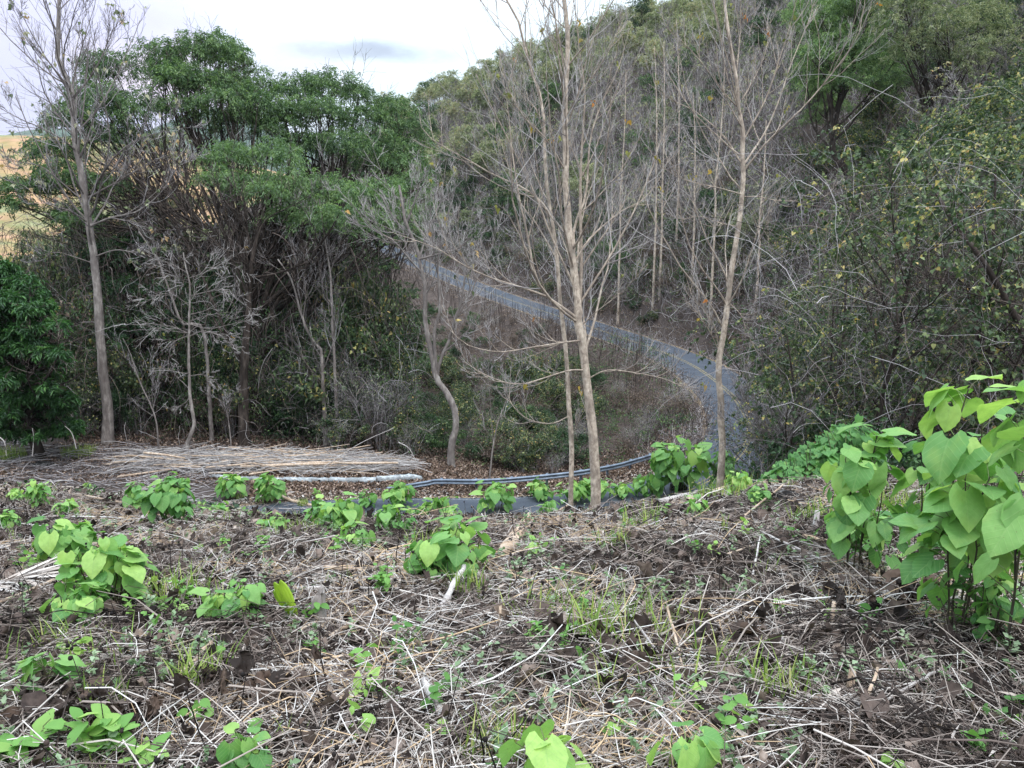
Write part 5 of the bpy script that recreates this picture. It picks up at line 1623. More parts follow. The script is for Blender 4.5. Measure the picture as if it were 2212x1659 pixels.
def heart_plant(X, Yb, Ytop, hw, lpx, label, n=None, d=None, hero=False, T=None, vb=.55, base=None, flop=1.0, group='heart leaved bushes on the cleared slope', nst=None):
    p = hit(X, Yb) if d is None else g(X, Yb, d)
    if d is not None:
        p[2] = float(H(p[0], p[1])); Yb = float(proj(p)[1]); Ytop = Ytop - .09 * (Yb - Ytop)
    dist = p[1]; s = dist / F
    h = (Yb - Ytop) * s * 1.06; r = hw * s; L = lpx * s * 1.12
    root = empty('heart_leaved_plant', p, label, 'plant', group)
    nst = nst or max(1, int(round((r / (L * 1.0)) ** 1.4 * 4.5)))
    n = int(n * 1.6) if n else int(np.clip(2 * hw * (Yb - Ytop) / (lpx * lpx) * 6.8, 18, 360))
    a = U(0, 6.283, nst); rr = np.sqrt(U(0, 1, nst)) * max(r - L * .55, 0)
    if nst == 1: rr[:] = 0
    ax = np.cos(a) * rr; ay = np.sin(a) * rr
    hs = h * (1 - .45 * (rr / max(r, 1e-3)) ** 2) * U(.85, 1.0, nst)
    hs[np.argmin(rr)] = h * .97
    S_ = 8; t = np.linspace(0, 1, S_)
    b = np.stack([ax * .55, ay * .55, 0 * ax], -1)
    gz = HB(p[0] + b[:, 0], p[1] + b[:, 1]) - p[2]; b[:, 2] = gz - .02
    top = np.stack([ax, ay, hs + b[:, 2] - L * .12], -1)
    P = b[:, None] * (1 - t)[None, :, None] + top[:, None] * t[None, :, None] + rng.normal(0, .012 * h + .002, (nst, S_, 3)) * (t * 1.2)[None, :, None]
    G = Geo(); V, Fs, vv = tubes(P, np.linspace(.0046, .0024, S_)[None] * (L / .12) ** .5 * np.ones((nst, 1)), 5, v=U(0, .35, nst)); G.add(V, Fs, vv)
    # leaves in turn up every stem
    w_ = hs / hs.sum(); kk = rng.choice(nst, n, p=w_)
    tt = U(.12, 1, n) ** .8
    f = tt * (S_ - 1); i0 = np.minimum(f.astype(int), S_ - 2); fr = (f - i0)[:, None]
    bp = P[kk, i0] * (1 - fr) + P[kk, i0 + 1] * fr
    az = U(0, 6.283, n)
    # outward from the bush middle
    outv = np.arctan2(bp[:, 1], bp[:, 0]); az = np.where(U(0, 1, n) < .4, outv + rng.normal(0, .8, n), az)
    size = L * (1.05 - .55 * np.abs(tt - .78) ** 1.2 / .6) * U(.42, 1.18, n); size = np.maximum(size, L * .3)
    el = U(.05, .7, n) + .3 * tt
    o = np.stack([np.cos(az), np.sin(az), 0 * az], -1)
    pet = L * U(.45, 1.25, n) * (.6 + .5 * (1 - tt))
    pe = bp + (o * np.cos(el)[:, None] + (0, 0, 1.) * np.sin(el)[:, None]) * pet[:, None]
    mid = (bp + pe) / 2 + (0, 0, .08) * pet[:, None]
    V, Fs, vv = tubes(np.stack([bp, mid, pe], 1), np.array([.0018, .0014, .0012])[None] * (L / .12) ** .5 * np.ones((n, 1)), 4, v=U(.3, 1, n)); G.add(V, Fs, vv)
    dr = np.clip(rng.normal(.72, .45, n) * flop - (tt > .93) * .6, -.4, 1.45)
    D = norm(o * np.cos(dr)[:, None] - (0, 0, 1.) * np.sin(dr)[:, None] + rng.normal(0, .12, (n, 3)))
    S, D, Nn2 = orient(D)
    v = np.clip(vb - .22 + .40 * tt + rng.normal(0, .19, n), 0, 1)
    T = T or (HEART if (hero or lpx > 27) else HEARTS)
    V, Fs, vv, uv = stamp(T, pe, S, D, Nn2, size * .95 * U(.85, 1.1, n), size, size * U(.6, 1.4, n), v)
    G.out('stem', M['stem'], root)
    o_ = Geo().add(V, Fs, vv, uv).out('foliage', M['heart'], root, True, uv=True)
    return root


HPL = [
    (375, 1138, 1018, 68, 25, 'largest round heart leaved bush left of the road, standing on bare dark litter', dict(vb=.42)),
    (300, 1112, 1040, 28, 18, 'narrow bush pressed against the left side of the largest round bush', dict(vb=.42)),
    (135, 1235, 1112, 72, 36, 'wide heart leaved bush at the left, behind the taller light green one', dict(vb=.6)),
    (235, 1320, 1148, 90, 42, 'tall light green heart leaved bush at the left, its top leaf the biggest', dict(vb=.72)),
    (165, 1352, 1238, 62, 36, 'low heart leaved bush in front of the tall light green one', dict(vb=.66)),
    (510, 1345, 1240, 66, 32, 'heart leaved bush left of the bright palm seedling', dict(vb=.66)),
    (365, 1328, 1278, 46, 38, 'sapling of a few broad leaves over black seed balls', dict(vb=.72, n=9)),
    (40, 1082, 1046, 18, 12, 'small yellow green bush by the left edge', dict(vb=.8)),
    (88, 1102, 1036, 24, 15, 'narrow upright small bush second from the left edge', dict(vb=.68)),
    (146, 1120, 1078, 22, 14, 'low round little bush below the narrow upright one', dict(vb=.6)),
    (196, 1063, 1046, 14, 11, 'tiny leafy sprout right of the narrow upright bush', dict(vb=.75)),
    (14, 1150, 1108, 26, 18, 'small bush cut off by the left edge below the yellow green one', dict(vb=.6)),
    (505, 1082, 1026, 36, 18, 'loose bush right of the largest round bush, before the kerb', dict(vb=.6)),
    (585, 1092, 1024, 34, 18, 'bush before the pole heap, left of the soft grass clump', dict(vb=.6)),
    (470, 1112, 1080, 34, 16, 'low spreading plants at the foot of the loose bush', dict(vb=.68)),
    (590, 1150, 1100, 30, 18, 'small bush under the fallen branch', dict(vb=.66)),
    (735, 1150, 1062, 46, 27, 'light green bush at the near edge of the asphalt, left of centre', dict(vb=.72)),
    (768, 1192, 1122, 36, 26, 'bush just below the light green one at the edge of the asphalt', dict(vb=.68)),
    (690, 1140, 1078, 34, 22, 'darker plant on the left flank of the light green roadside bush', dict(vb=.5)),
    (798, 1100, 1062, 22, 17, 'small bush standing before the asphalt, between two larger ones', dict(vb=.5)),
    (862, 1100, 1042, 36, 18, 'bush whose top reaches the low end of the crash barrier', dict(vb=.62)),
    (845, 1150, 1090, 46, 24, 'spreading bush left of the central one, below the asphalt', dict(vb=.58)),
    (955, 1118, 1078, 52, 21, 'low leafy row of plants in the middle before the asphalt', dict(vb=.62)),
    (900, 1122, 1092, 26, 17, 'small plant joining the low row at the middle of the asphalt', dict(vb=.6)),
    (1070, 1112, 1042, 42, 23, 'bush in the middle below the crash barrier posts', dict(vb=.66)),
    (985, 1262, 1120, 92, 45, 'large heart leaved bush alone in the centre of the cleared slope', dict(vb=.6)),
    (925, 1262, 1182, 46, 36, 'lower wing of plants on the left of the large central bush', dict(vb=.45)),
    (1172, 1082, 1036, 34, 18, 'pale green bush just left of the two bare trunks', dict(vb=.62)),
    (1240, 1092, 1038, 42, 19, 'bush right below the thinner bare trunk', dict(vb=.68)),
    (1292, 1082, 1028, 30, 17, 'bush hiding the foot of the thicker bare trunk', dict(vb=.66)),
    (1190, 1120, 1088, 26, 20, 'low plant in front of the bushes below the bare trunks', dict(vb=.55)),
    (1345, 1075, 1048, 34, 15, 'little bush at the near edge of the asphalt right of the bare trunks', dict(vb=.7)),
    (1400, 1075, 1020, 30, 18, 'low leafy wing at the left foot of the big bush on the brow', dict(vb=.55)),
    (1465, 1078, 943, 72, 26, 'biggest bush on the brow, hiding the end of the crash barrier', dict(vb=.58)),
    (1555, 1068, 975, 40, 20, 'dark green bush behind the biggest one, at the foot of the fan shaped bare tree', dict(vb=.35)),
    (1592, 1070, 1012, 24, 19, 'small light bush at the right end of the brow group', dict(vb=.72)),
    (1503, 1120, 1066, 27, 23, 'small bush of a few leaves below the big brow bush', dict(vb=.66, n=14)),
    (1428, 1112, 1080, 20, 13, 'tiny bush left of the few leaved one below the brow', dict(vb=.66)),
    (1645, 1095, 1040, 24, 18, 'small plant left of the charred stump', dict(vb=.5)),
    (1690, 1050, 1026, 40, 15, 'low light green plants at the foot of the creeper mound', dict(vb=.75)),
    (1855, 1130, 948, 85, 52, 'tall heart leaved plant between the creeper mound and the largest plant', dict(vb=.6, n=52, d=4.3, nst=6)),
    (1835, 1208, 1070, 72, 36, 'low heart leaved plant with serrated leaves in front of the right hand bush', dict(vb=.55)),
    (2065, 1340, 1010, 95, 74, 'largest heart leaved plant near the right edge, leaves as wide as a hand', dict(vb=.62, n=44, d=3.15, nst=4)),
    (2045, 1330, 835, 95, 78, 'tallest heart leaved stem at the right, its head against the dark thicket', dict(vb=.74, n=24, d=3.35, nst=2)),
    (2190, 1300, 835, 60, 95, 'tall broad leaved stem cut off by the right edge', dict(vb=.72, n=16, d=2.9, nst=2)),
    (2160, 1180, 900, 120, 40, 'leafy plants behind the tallest stems at the right edge', dict(vb=.5, n=44, d=5.5)),
    (1990, 1130, 940, 60, 50, 'leafy stem between the tall plant and the largest one', dict(vb=.5, n=18, d=4.3, nst=2)),
    (2110, 1480, 1250, 70, 34, 'small round leaves at the foot of the largest plant', dict(vb=.4, n=46, d=3.05)),
    (1180, 1745, 1572, 78, 98, 'big light green leaves cut off by the bottom edge, centre', dict(vb=.86, n=10, d=1.95, nst=1, flop=.9)),
    (1085, 1745, 1640, 20, 60, 'dark leaf tips at the bottom edge left of the big light leaves', dict(vb=.4, n=4, d=1.95, nst=1)),
    (1448, 1745, 1545, 88, 70, 'heart leaved sapling cut off by the bottom edge, right of centre', dict(vb=.62, n=14, d=2.0, nst=2)),
    (540, 1720, 1548, 66, 46, 'heart leaved sapling at the bottom edge left of centre', dict(vb=.5, n=20, d=2.1, nst=2)),
    (108, 1525, 1428, 50, 52, 'sapling with one big hanging leaf beside a cut stub at the left', dict(vb=.55, n=12, nst=1)),
    (2205, 1570, 1520, 40, 60, 'leaf tips at the right edge above the lobed weed', dict(vb=.6, n=5, nst=1)),
]
for X, Yb, Yt, hw, lpx, lab, kw in HPL:
    heart_plant(X, Yb, Yt, hw, lpx, lab, **kw)

# creeper mound
p = hit(1755, 1030); p = g(1755, 1030, 12.6); p[2] = float(H(p[0], p[1]))
root = empty('creeper_mound', p, 'rounded mound of dark green heart leaved creeper at the foot of the thicket', 'creeper')
n = 1400
sc = 12.6 / F
u_ = U(-1, 1, n); w_ = U(-1, 1, n)
prof_ = np.interp(u_, [-1, -.6, -.2, .25, .55, .85, 1], [8, 38, 62, 100, 118, 85, 30]) * (1 + .16 * np.sin(u_ * 9 + w_ * 5) + .10 * np.sin(u_ * 21 + 2))
extra = float(proj(p)[1]) - 1030; prof_ = prof_ + max(extra, 0)
cc = np.sqrt(np.clip(1 - w_ ** 2, 0, 1))
pp = np.stack([u_ * 125 * sc, w_ * .9, prof_ * sc * cc * 1.05 * U(.75, 1.03, n)], -1)
pp[:, 2] += H(p[0] + pp[:, 0], p[1] + pp[:, 1]) - p[2]
o = np.stack([pp[:, 0] * .3 + rng.normal(0, .6, n), np.where(pp[:, 1] < .3, -1, .6) + rng.normal(0, .6, n), rng.normal(-.5, .4, n)], -1)
S, D, Nn2 = orient(norm(o))
V, Fs, vv, uv = stamp(HEARTS, pp, S, D, Nn2, .14 * U(.45, 1.2, n), v=np.clip(rng.normal(.30, .2, n), 0, 1))
Geo().add(V, Fs, vv, uv).out('foliage', M['heart'], root, True, uv=True)
k = 160
b_ = np.stack([U(-1, 1, k) * 110 * sc, U(-.7, .7, k), np.zeros(k)], -1); b_[:, 2] = H(p[0] + b_[:, 0], p[1] + b_[:, 1]) - p[2] - .05
hgt = np.interp(b_[:, 0] / (125 * sc), [-1, -.6, -.2, .25, .55, .85, 1], [8, 38, 62, 100, 118, 85, 30]); hgt = (hgt + max(extra, 0)) * sc * .9
P = np.stack([b_, b_ + (0, 0, .5) * hgt[:, None] * 1 + rng.normal(0, .08, (k, 3)), b_ + np.array((0, 0, 1.)) * hgt[:, None] + rng.normal(0, .12, (k, 3))], 1)
V, Fs, vv = tubes(P, np.full((k, 3), .006), 4); Geo().add(V, Fs, vv).out('stem', M['stem'], root)


# small light green weeds of several leaf shapes
def weed(X, Yb, Ytop, hw, lpx, label, T, W=.6, n=24, nst=3, vb=.5, up=.5, mat='weed', d=None, name='weed_plant'):
    p = hit(X, Yb) if d is None else g(X, Yb, d)
    if d is not None: p[2] = float(H(p[0], p[1]))
    s = p[1] / F; h = (Yb - Ytop) * s; r = hw * s; L = lpx * s
    root = empty(name, p, label, 'plant')
    a = U(0, 6.283, nst)
    top = np.stack([np.cos(a) * r * .5, np.sin(a) * r * .5, np.full(nst, h * .9) * U(.7, 1, nst)], -1)
    t = np.linspace(0, 1, 6)
    P = top[:, None] * t[None, :, None] + rng.normal(0, .006, (nst, 6, 3)) * t[None, :, None]; P[:, 0, 2] = -.02
    G = Geo(); V, Fs, vv = tubes(P, np.linspace(.0032, .0014, 6)[None] * np.ones((nst, 1)), 4, v=U(.4, 1, nst)); G.add(V, Fs, vv); G.out('stem', M['stem'], root)
    kk = rng.integers(0, nst, n); tt = U(.15, 1, n); f = tt * 5; i0 = np.minimum(f.astype(int), 4); fr = (f - i0)[:, None]
    bp = P[kk, i0] * (1 - fr) + P[kk, i0 + 1] * fr
    az = U(0, 6.283, n); el = rng.normal(up, .35, n)
    D = np.stack([np.cos(az) * np.cos(el), np.sin(az) * np.cos(el), np.sin(el)], -1)
    S, D, Nn2 = orient(D)
    size = L * U(.55, 1.1, n)
    V, Fs, vv, uv = stamp(T, bp, S, D, Nn2, size * W, size, size, np.clip(rng.normal(vb, .15, n), 0, 1))
    Geo().add(V, Fs, vv, uv).out('foliage', M[mat], root, True, uv=True)
    return root


WD = [(785, 1530, 1440, 45, 55, 'yellow leaved herb in the middle of the foreground litter', OVAL, .8, 16, 3, .95, .8), (850, 1545, 1450, 50, 24, 'green small leaved herb right of the yellow leaved one', OVAL, 1., 40, 5, .45, .3),
      (1065, 1660, 1555, 32, 50, 'young plant of pointed grey green leaves at the bottom edge, centre', LANCE, 1., 12, 1, .45, .6), (1160, 1410, 1330, 50, 24, 'slender herb with narrow leaves right of the central bush', LANCE, 1., 60, 5, .5, .3),
      (830, 1300, 1200, 42, 20, 'bushy small leaved herb between two long canes', OVAL, 1., 90, 7, .5, .3), (420, 1205, 1165, 26, 14, 'yellow green herb left of the fallen twig', OVAL, 1., 40, 4, .8, .3),
      (565, 1185, 1150, 26, 14, 'small herb under the roadside bushes at the left', OVAL, 1., 36, 4, .4, .3), (150, 1430, 1375, 42, 26, 'yellow seedling leaves below the left bushes', OVAL, 1.2, 12, 2, 1.0, .1),
      (1140, 1210, 1170, 36, 34, 'pale three leaved seedling right of the central bush', OVAL, .9, 6, 2, .9, .2), (2120, 1655, 1560, 55, 38, 'lobed green weed in the bottom right corner', OVAL, 1., 34, 4, .35, .3),
      (1790, 1360, 1290, 22, 14, 'feathery pale green weed beside the reddish stub', LANCE, .8, 60, 4, .8, .4), (1945, 1230, 1180, 30, 34, 'yellowing herb between cut stubs at the right', OVAL, .7, 12, 3, .85, .3),
      (60, 1640, 1530, 110, 82, 'broad leaved shrub filling the bottom left corner', OVAL, .95, 34, 5, .6, .25), (215, 1650, 1520, 90, 76, 'pointed leaved shrub beside the bottom left corner one', OVAL, .9, 34, 4, .6, .35),
      (310, 1660, 1590, 50, 60, 'light tipped shoot at the bottom edge, left', OVAL, .85, 12, 2, .75, .6), (1840, 1470, 1400, 40, 18, 'grey leaved herb beside the orange cane stub', OVAL, .8, 40, 4, .35, .4),
      (1255, 1340, 1270, 26, 18, 'upright small leaved weed left of the withered leaves', LANCE, .9, 44, 3, .5, .5), (880, 1460, 1400, 22, 16, 'thin grey green sprig in the open litter', LANCE, .9, 30, 2, .4, .5),
      (1225, 1440, 1330, 20, 16, 'slim fresh green weed standing before the withered leaves', LANCE, 1., 50, 2, .5, .6), (690, 1080, 1050, 20, 11, 'small weed on the near side of the asphalt', OVAL, 1., 30, 3, .6, .4),
      (320, 1185, 1150, 16, 12, 'small herb below the largest round bush', OVAL, 1., 24, 3, .6, .4), (1500, 1195, 1160, 24, 13, 'small herb in front of the few leaved bush', OVAL, 1., 30, 4, .4, .4),
      (1640, 1330, 1290, 20, 14, 'low weed among the crossing thin stems', OVAL, 1., 24, 3, .5, .4), (2175, 1640, 1590, 30, 30, 'round leaf weed at the bottom right edge', OVAL, 1., 12, 2, .5, .4)]
for w_ in WD:
    X, Yb, Yt, hw, lpx, lab, T, Wd, n_, ns_, vb_, up_ = w_
    weed(X, Yb, Yt, hw, lpx, lab, T, Wd, n_, ns_, vb_, up_, mat='herb' if 'grey' in lab else 'weed')
G = Geo()
x, y = spots(170, 1.6, 15, pw=.8)
per = 12
k = np.repeat(np.arange(len(x)), per); hh = U(.04, .2, len(x))[k]; t = U(0.2, 1, len(k)) * hh
pp = np.stack([x[k] + rng.normal(0, .02, len(k)), y[k] + rng.normal(0, .02, len(k)), HB(x, y)[k] + t], -1)
D = norm(rng.normal(0, 1, (len(k), 3)) * (1, 1, .3) + (0, 0, .2)); S, D, Nn_ = frames(D)
s_ = U(.02, .05, len(k)) * (1 + .05 * y[k])
V, Fs, vv, uv = stamp(OVAL, pp, S, D, Nn_, s_, v=np.clip(U(0, 1, len(x))[k] + rng.normal(0, .1, len(k)), 0, 1))
kind(G.add(V, Fs, vv).out('weeds', M['weed']), 'stuff', 'light green weed seedlings dotted over the cleared slope')

# bifid palm seedling
p = hit(642, 1342)
root = empty('palm_seedling', p, 'bright yellow green palm seedling with two broad upright lobes', 'plant')
M['palm'] = vmat('palm_leaf', [(0, (.14, .28, .03)), (.5, (.30, .46, .04)), (1, (.42, .58, .08))], .45, .35, .4)
s = p[1] / F
G = Geo()
for (dx, dy, wd, v0) in ((-50, 88, 13, .5), (-34, 95, 15, .75), (-58, 62, 12, .4), (-20, 62, 8, .6)):
    b = np.array((0, 0, .0)); tip = np.array((dx * s, U(-.04, .04), dy * s * 1.08))
    mid = (b + tip) / 2 + (-.01, 0, .015)
    P = path([b, mid, tip], 9); dd = norm(tip - b)
    sd = norm(np.cross(dd, (0, 1, 0))); nrm = np.cross(sd, dd)
    wv = np.interp(np.linspace(0, 1, 9), [0, .25, .6, .85, 1], [.12, .7, 1, .75, .1]) * wd * s
    V = []
    for j, u in enumerate(np.linspace(-1, 1, 9)):
        V.append(P + sd * (wv * u)[:, None] + nrm * (.004 * (-1) ** j + .01 * u * u))
    V = np.stack(V, 1).reshape(-1, 3)
    i = (np.arange(8) * 9)[:, None] + np.arange(8)[None]
    Fq = np.stack([i, i + 1, i + 10, i + 9], -1).reshape(-1, 4)
    G.add(V, [Fq], np.tile(np.where(np.arange(9) % 2, v0 - .2, v0 + .15), 9))
G.out('frond', M['palm'], root)
V, Fs, vv = tubes(path([(0, 0, -.02), (-.004, 0, .02), (-.01, 0, .05)], 4)[None], [[.005, .004, .004, .003]], 6)
Geo().add(V, Fs, vv).out('stem', M['stem'], root)


# ------------------------------------------------------------------ big canes, sticks, stubs
def cane(X0, Y0, X1, Y1, wpx, lab, mat='stalk', lift0=0.01, lift1=.02, bend=.0, name='dry_cane', cat='cane', k=8, grp=None, taper=.75, side=None):
    a = hit(X0, Y0); b = hit(X1, Y1)
    a[2] = float(HB(a[0], a[1])) + lift0; b[2] = float(HB(b[0], b[1])) + lift1
    if a[1] < 9: a[2] += .035; b[2] += .035
    r = wpx * (a[1] + b[1]) / 2 / F / 2
    S = 12; t = np.linspace(0, 1, S)
    P = a * (1 - t)[:, None] + b * t[:, None]
    L = np.linalg.norm(b - a)
    sd = norm(np.cross(b - a, (0, 0, 1.)))
    P = P + sd * (np.sin(t * PI) * bend * L)[:, None] + rng.normal(0, .15 * r + .0006, P.shape)
    gz = HB(P[:, 0], P[:, 1]) + r * .5 + .02
    P[:, 2] = np.maximum(P[:, 2], gz)
    R = r * np.linspace(1, taper, S) * (1 + .08 * rng.normal(0, 1, S))
    for j in (3, 7): R[j] *= 1.14
    o0 = P[0].copy()
    V, Fs, vv = tubes(P[None] - o0, R[None], k, v=np.array([U(0, .8)]), cap=True)
    # ragged ends
    V = V + rng.normal(0, r * .05, V.shape)
    o = Geo().add(V, Fs, vv).out(name, M[mat], smooth=False); o.location = o0
    tag(o, lab, cat, grp)
    return o


CN = [(700, 1395, 880, 1232, 9, 'long tan cane slanting up from below the grey stump', 'stalk', .01, .05, .06), (918, 1535, 965, 1612, 22, 'thick pale broken cane in the foreground, left end upright', 'stalkw', .07, .01, 0), (950, 1348, 1002, 1280, 16, 'leaning whitish cane with a split top', 'stalkw', .01, .10, 0),
      (1095, 1200, 1212, 1112, 9, 'brown forked cane leaning up right of the central bush', 'stalk', .01, .10, 0), (640, 1380, 850, 1255, 6, 'thin tan cane crossing below the small leaved herb', 'stalk', .01, .03, .03), (580, 1075, 690, 1100, 9, 'fallen brown branch over the soft grass clump', 'stalk', .25, .08, .05),
      (1440, 1560, 1690, 1410, 18, 'thick grey cane lying on the right foreground litter', 'stalkw', .02, .03, 0), (1500, 1560, 1700, 1540, 16, 'second thick grey cane meeting the first one at an angle', 'stalkw', .01, .03, 0), (1180, 1478, 1370, 1532, 5, 'thin white stem lying across the withered brown leaves', 'stalkw', .06, .05, .03),
      (1360, 1385, 1450, 1500, 6, 'white stem crossing the withered brown leaves downward', 'stalkw', .09, .03, 0), (1330, 1570, 1395, 1440, 6, 'white stem rising to meet the crossing one', 'stalkw', .01, .07, 0), (1440, 1370, 1475, 1490, 7, 'short leaning tan stem right of the crossing ones', 'stalk', .10, .02, 0),
      (1595, 1130, 1690, 1075, 5, 'dark thin stem leaning by the brow', 'stalk', .01, .1, 0), (1660, 1230, 1860, 1200, 6, 'long pale stem pointing at the low right bush', 'stalkw', .02, .02, .03), (1700, 1190, 1850, 1250, 7, 'pale cane crossing under the low right bush', 'stalkw', .02, .02, 0), (1640, 1170, 1790, 1245, 6, 'grey stem running down to the right litter', 'stalkw', .03, .01, 0),
      (1880, 1270, 1965, 1225, 14, 'thick tan cane end beside the low right bush', 'stalk', .02, .05, 0), (1910, 1300, 1990, 1240, 20, 'broken thick pale cane at the foot of the largest plant', 'stalkw', .02, .04, 0), (1735, 1180, 1790, 1190, 12, 'short cut cane end before the charred stump', 'stalk', .03, .02, 0),
      (1230, 1090, 1150, 1150, 5, 'thin pole leaning on the brow litter', 'stalk', .01, .03, 0), (360, 1520, 460, 1432, 15, 'split brown husk lying like a gutter', 'stalk', .01, .06, 0), (770, 1590, 830, 1655, 7, 'pale twig end at the bottom edge', 'stalkw', .03, .01, 0), (1800, 1010 + 500, 1900, 1600, 8, 'weathered cane near the bottom right', 'stalkw', .02, .02, 0),
      (540, 1185, 700, 1140, 4, 'thin straw coloured twig below the roadside bushes', 'stalkw', .02, .03, 0), (0, 1330, 170, 1255, 8, 'tan cane lying below the fallen grey palm frond', 'stalk', .02, .02, 0), (480, 1090, 640, 1070, 5, 'pale stick under the bushes left of the road', 'stalkw', .05, .1, 0), (640, 1280, 860, 1300, 8, 'weathered cane behind the grey stump', 'stalkw', .03, .02, 0),
      (780, 1245, 700, 1240, 10, 'short orange tan cane bent at a knot', 'stalk', .02, .03, 0), (860, 1380, 1000, 1350, 7, 'cane lying level below the leaning whitish one', 'stalk', .02, .02, 0), (560, 1650, 720, 1500, 5, 'thin pale stem at the bottom left of centre', 'stalkw', .02, .04, .04), (700, 1560, 560, 1470, 4, 'thin bent stem over the lower litter', 'stalk', .04, .02, .08),
      (1960, 1080, 2110, 1060, 7, 'stick half hidden behind the large right plants', 'stalkw', .06, .03, 0), (1490, 1090, 1600, 1045, 8, 'bundle stem poking out of the brow heap', 'stalk', .02, .08, 0), (1430, 1100, 1530, 1060, 7, 'pale stem leaning on the brow heap', 'stalkw', .02, .08, 0), (1830, 1640, 1890, 1500, 10, 'leaning orange brown cane at the bottom right', 'stalk', .01, .08, 0),
      (1880, 1570, 2030, 1470, 9, 'frayed grey cane slanting up at the right', 'stalkw', .02, .05, 0), (1620, 1300, 1640, 1190, 5, 'thin white stem standing on the right litter', 'stalkw', .0, .1, 0), (1530, 1230, 1620, 1190, 5, 'thin tan stems pressed together on the right litter', 'stalk', .02, .03, 0), (1230, 1220, 1420, 1260, 5, 'long mauve stem lying on the middle litter', 'stalkw', .03, .02, .02),
      (300, 1135, 450, 1095, 5, 'pale stem left of the largest round bush', 'stalkw', .02, .02, 0), (30, 1145, 200, 1160, 6, 'weathered stick left of the wide bush', 'stalkw', .02, .02, 0), (160, 1075, 330, 1100, 5, 'thin stick between the small left bushes', 'stalk', .03, .02, 0)]
for X0, Y0, X1, Y1, w_, lab, mt, l0, l1, bd in CN:
    cane(X0, Y0, X1, Y1, w_, lab, mt, l0, l1, bd)
# upright cut stubs
for X, Yb, Yt, w_, lab, mt in ((1275, 1432, 1390, 11, 'orange cut stub among the withered brown leaves', 'stalk'), (1835, 1500, 1440, 18, 'orange brown cut cane stub right of centre', 'stalk'), (1795, 1365, 1290, 10, 'reddish broken stub on the right litter', 'stalk'),
                        (235, 1560, 1518, 18, 'pale cut stub under the single hanging leaf', 'stalk'), (1930, 1250, 1215, 6, 'yellow cut stub beside the yellowing herb', 'stalk'), (2170, 1260, 1225, 22, 'tan split stub at the right edge', 'stalk'), (1240, 1350, 1290, 8, 'tan stub behind the slim weed', 'stalk'),
                        (1080, 1370, 1300, 7, 'leaning stub in the middle litter', 'stalk'), (1760, 1155, 1100, 13, 'grey brown stub behind the crossing canes', 'stalkw'), (880, 1220, 1190, 7, 'small stub left of the central bush', 'stalkw'), (620, 1440, 1420, 9, 'small cut stub left of centre', 'stalk'), (640, 1662, 1600, 10, 'cut stub at the bottom edge left of centre', 'stalk')):
    p = hit(X, Yb); s = p[1] / F; h = (Yb - Yt) * s; r = w_ * s / 2
    P = np.array([(0, 0, -.03), (0, 0, h * .4), (r * .3, 0, h)])
    V, Fs, vv = tubes(P[None], np.array([[r * 1.1, r, r * .9]]), 9, v=np.array([.2]), cap=True)
    V[18:, 2] += rng.normal(0, r * .35, len(V) - 18)
    o = Geo().add(V, Fs, vv).out('cane_stub', M[mt]); o.location = p; tag(o, lab, 'stub')
# grey stump with black balls
p = hit(690, 1352); s = p[1] / F
th = np.linspace(0, 2 * PI, 15)[:-1]
V = []
for zi, (zz2, rr) in enumerate(((-.03, 1.2), (.3, .9), (.7, .8), (1.1, .78), (1.28, .62), (1.15, .35), (1.0, .02))):
    q = 1 + .2 * np.sin(th * 5 + zi * .2) + .10 * rng.normal(0, 1, 14)
    zz2 = zz2 * (1 + (.14 * rng.normal(0, 1, 14) if zi > 3 else 0))
    V.append(np.stack([np.cos(th) * rr * q * 20 * s, np.sin(th) * rr * q * 16 * s, zz2 * 62 * s * (1 + .12 * np.cos(th)) ], -1))
V = np.vstack(V); i = (np.arange(6) * 14)[:, None]; j = np.arange(14)[None]
Fq = np.stack([i + j, i + (j + 1) % 14, i + 14 + (j + 1) % 14, i + 14 + j], -1).reshape(-1, 4)
root = empty('tree_stump', p, 'grey weathered stump with black seed balls on its left side', 'stump')
V = V + rng.normal(0, .0035, V.shape)
Geo().add(V, [Fq], np.full(len(V), .1)).out('wood', M['bark_grey'], root)
hs = np.array([(-18, -14, 44), (-24, -10, 40), (-13, -16, 38), (-8, -18, 43), (-12, -18, 33), (-20, -14, 34)]) * s
I = np.tile(np.eye(3)[None], (len(hs), 1, 1))
for q in range(len(hs)):
    V, Fs, vv, uv = stamp(BALL, hs[q:q + 1], I[:1, 0], I[:1, 1], I[:1, 2], U(.008, .0105, 1)); Geo().add(V, Fs, vv).out('seed_ball', M['black'], root, True)
# black seed balls over the few leaved sapling
root = empty('seed_head_plant', hit(372, 1330), 'black withered stem with round seed balls over the few leaved sapling', 'plant')
for q, (X, Y) in enumerate(((327, 1312), (338, 1316), (360, 1303), (370, 1308), (374, 1314), (384, 1302), (335, 1324), (355, 1328), (362, 1330), (345, 1326))):
    c = g(X, Y, root.location[1] - .05) - np.array(root.location)
    V, Fs, vv, uv = stamp(BALL, c[None], I[:1, 0], I[:1, 1], I[:1, 2], .0098); Geo().add(V, Fs, vv).out('seed_ball', M['black'], root, True)
    if q % 2 == 0:
        V, Fs, vv = tubes(path([(0, 0, -.02), c * .5 + (0, 0, .01), c], 5)[None], np.full((1, 5), .0018), 4); Geo().add(V, Fs, vv).out('stem', M['black'], root)
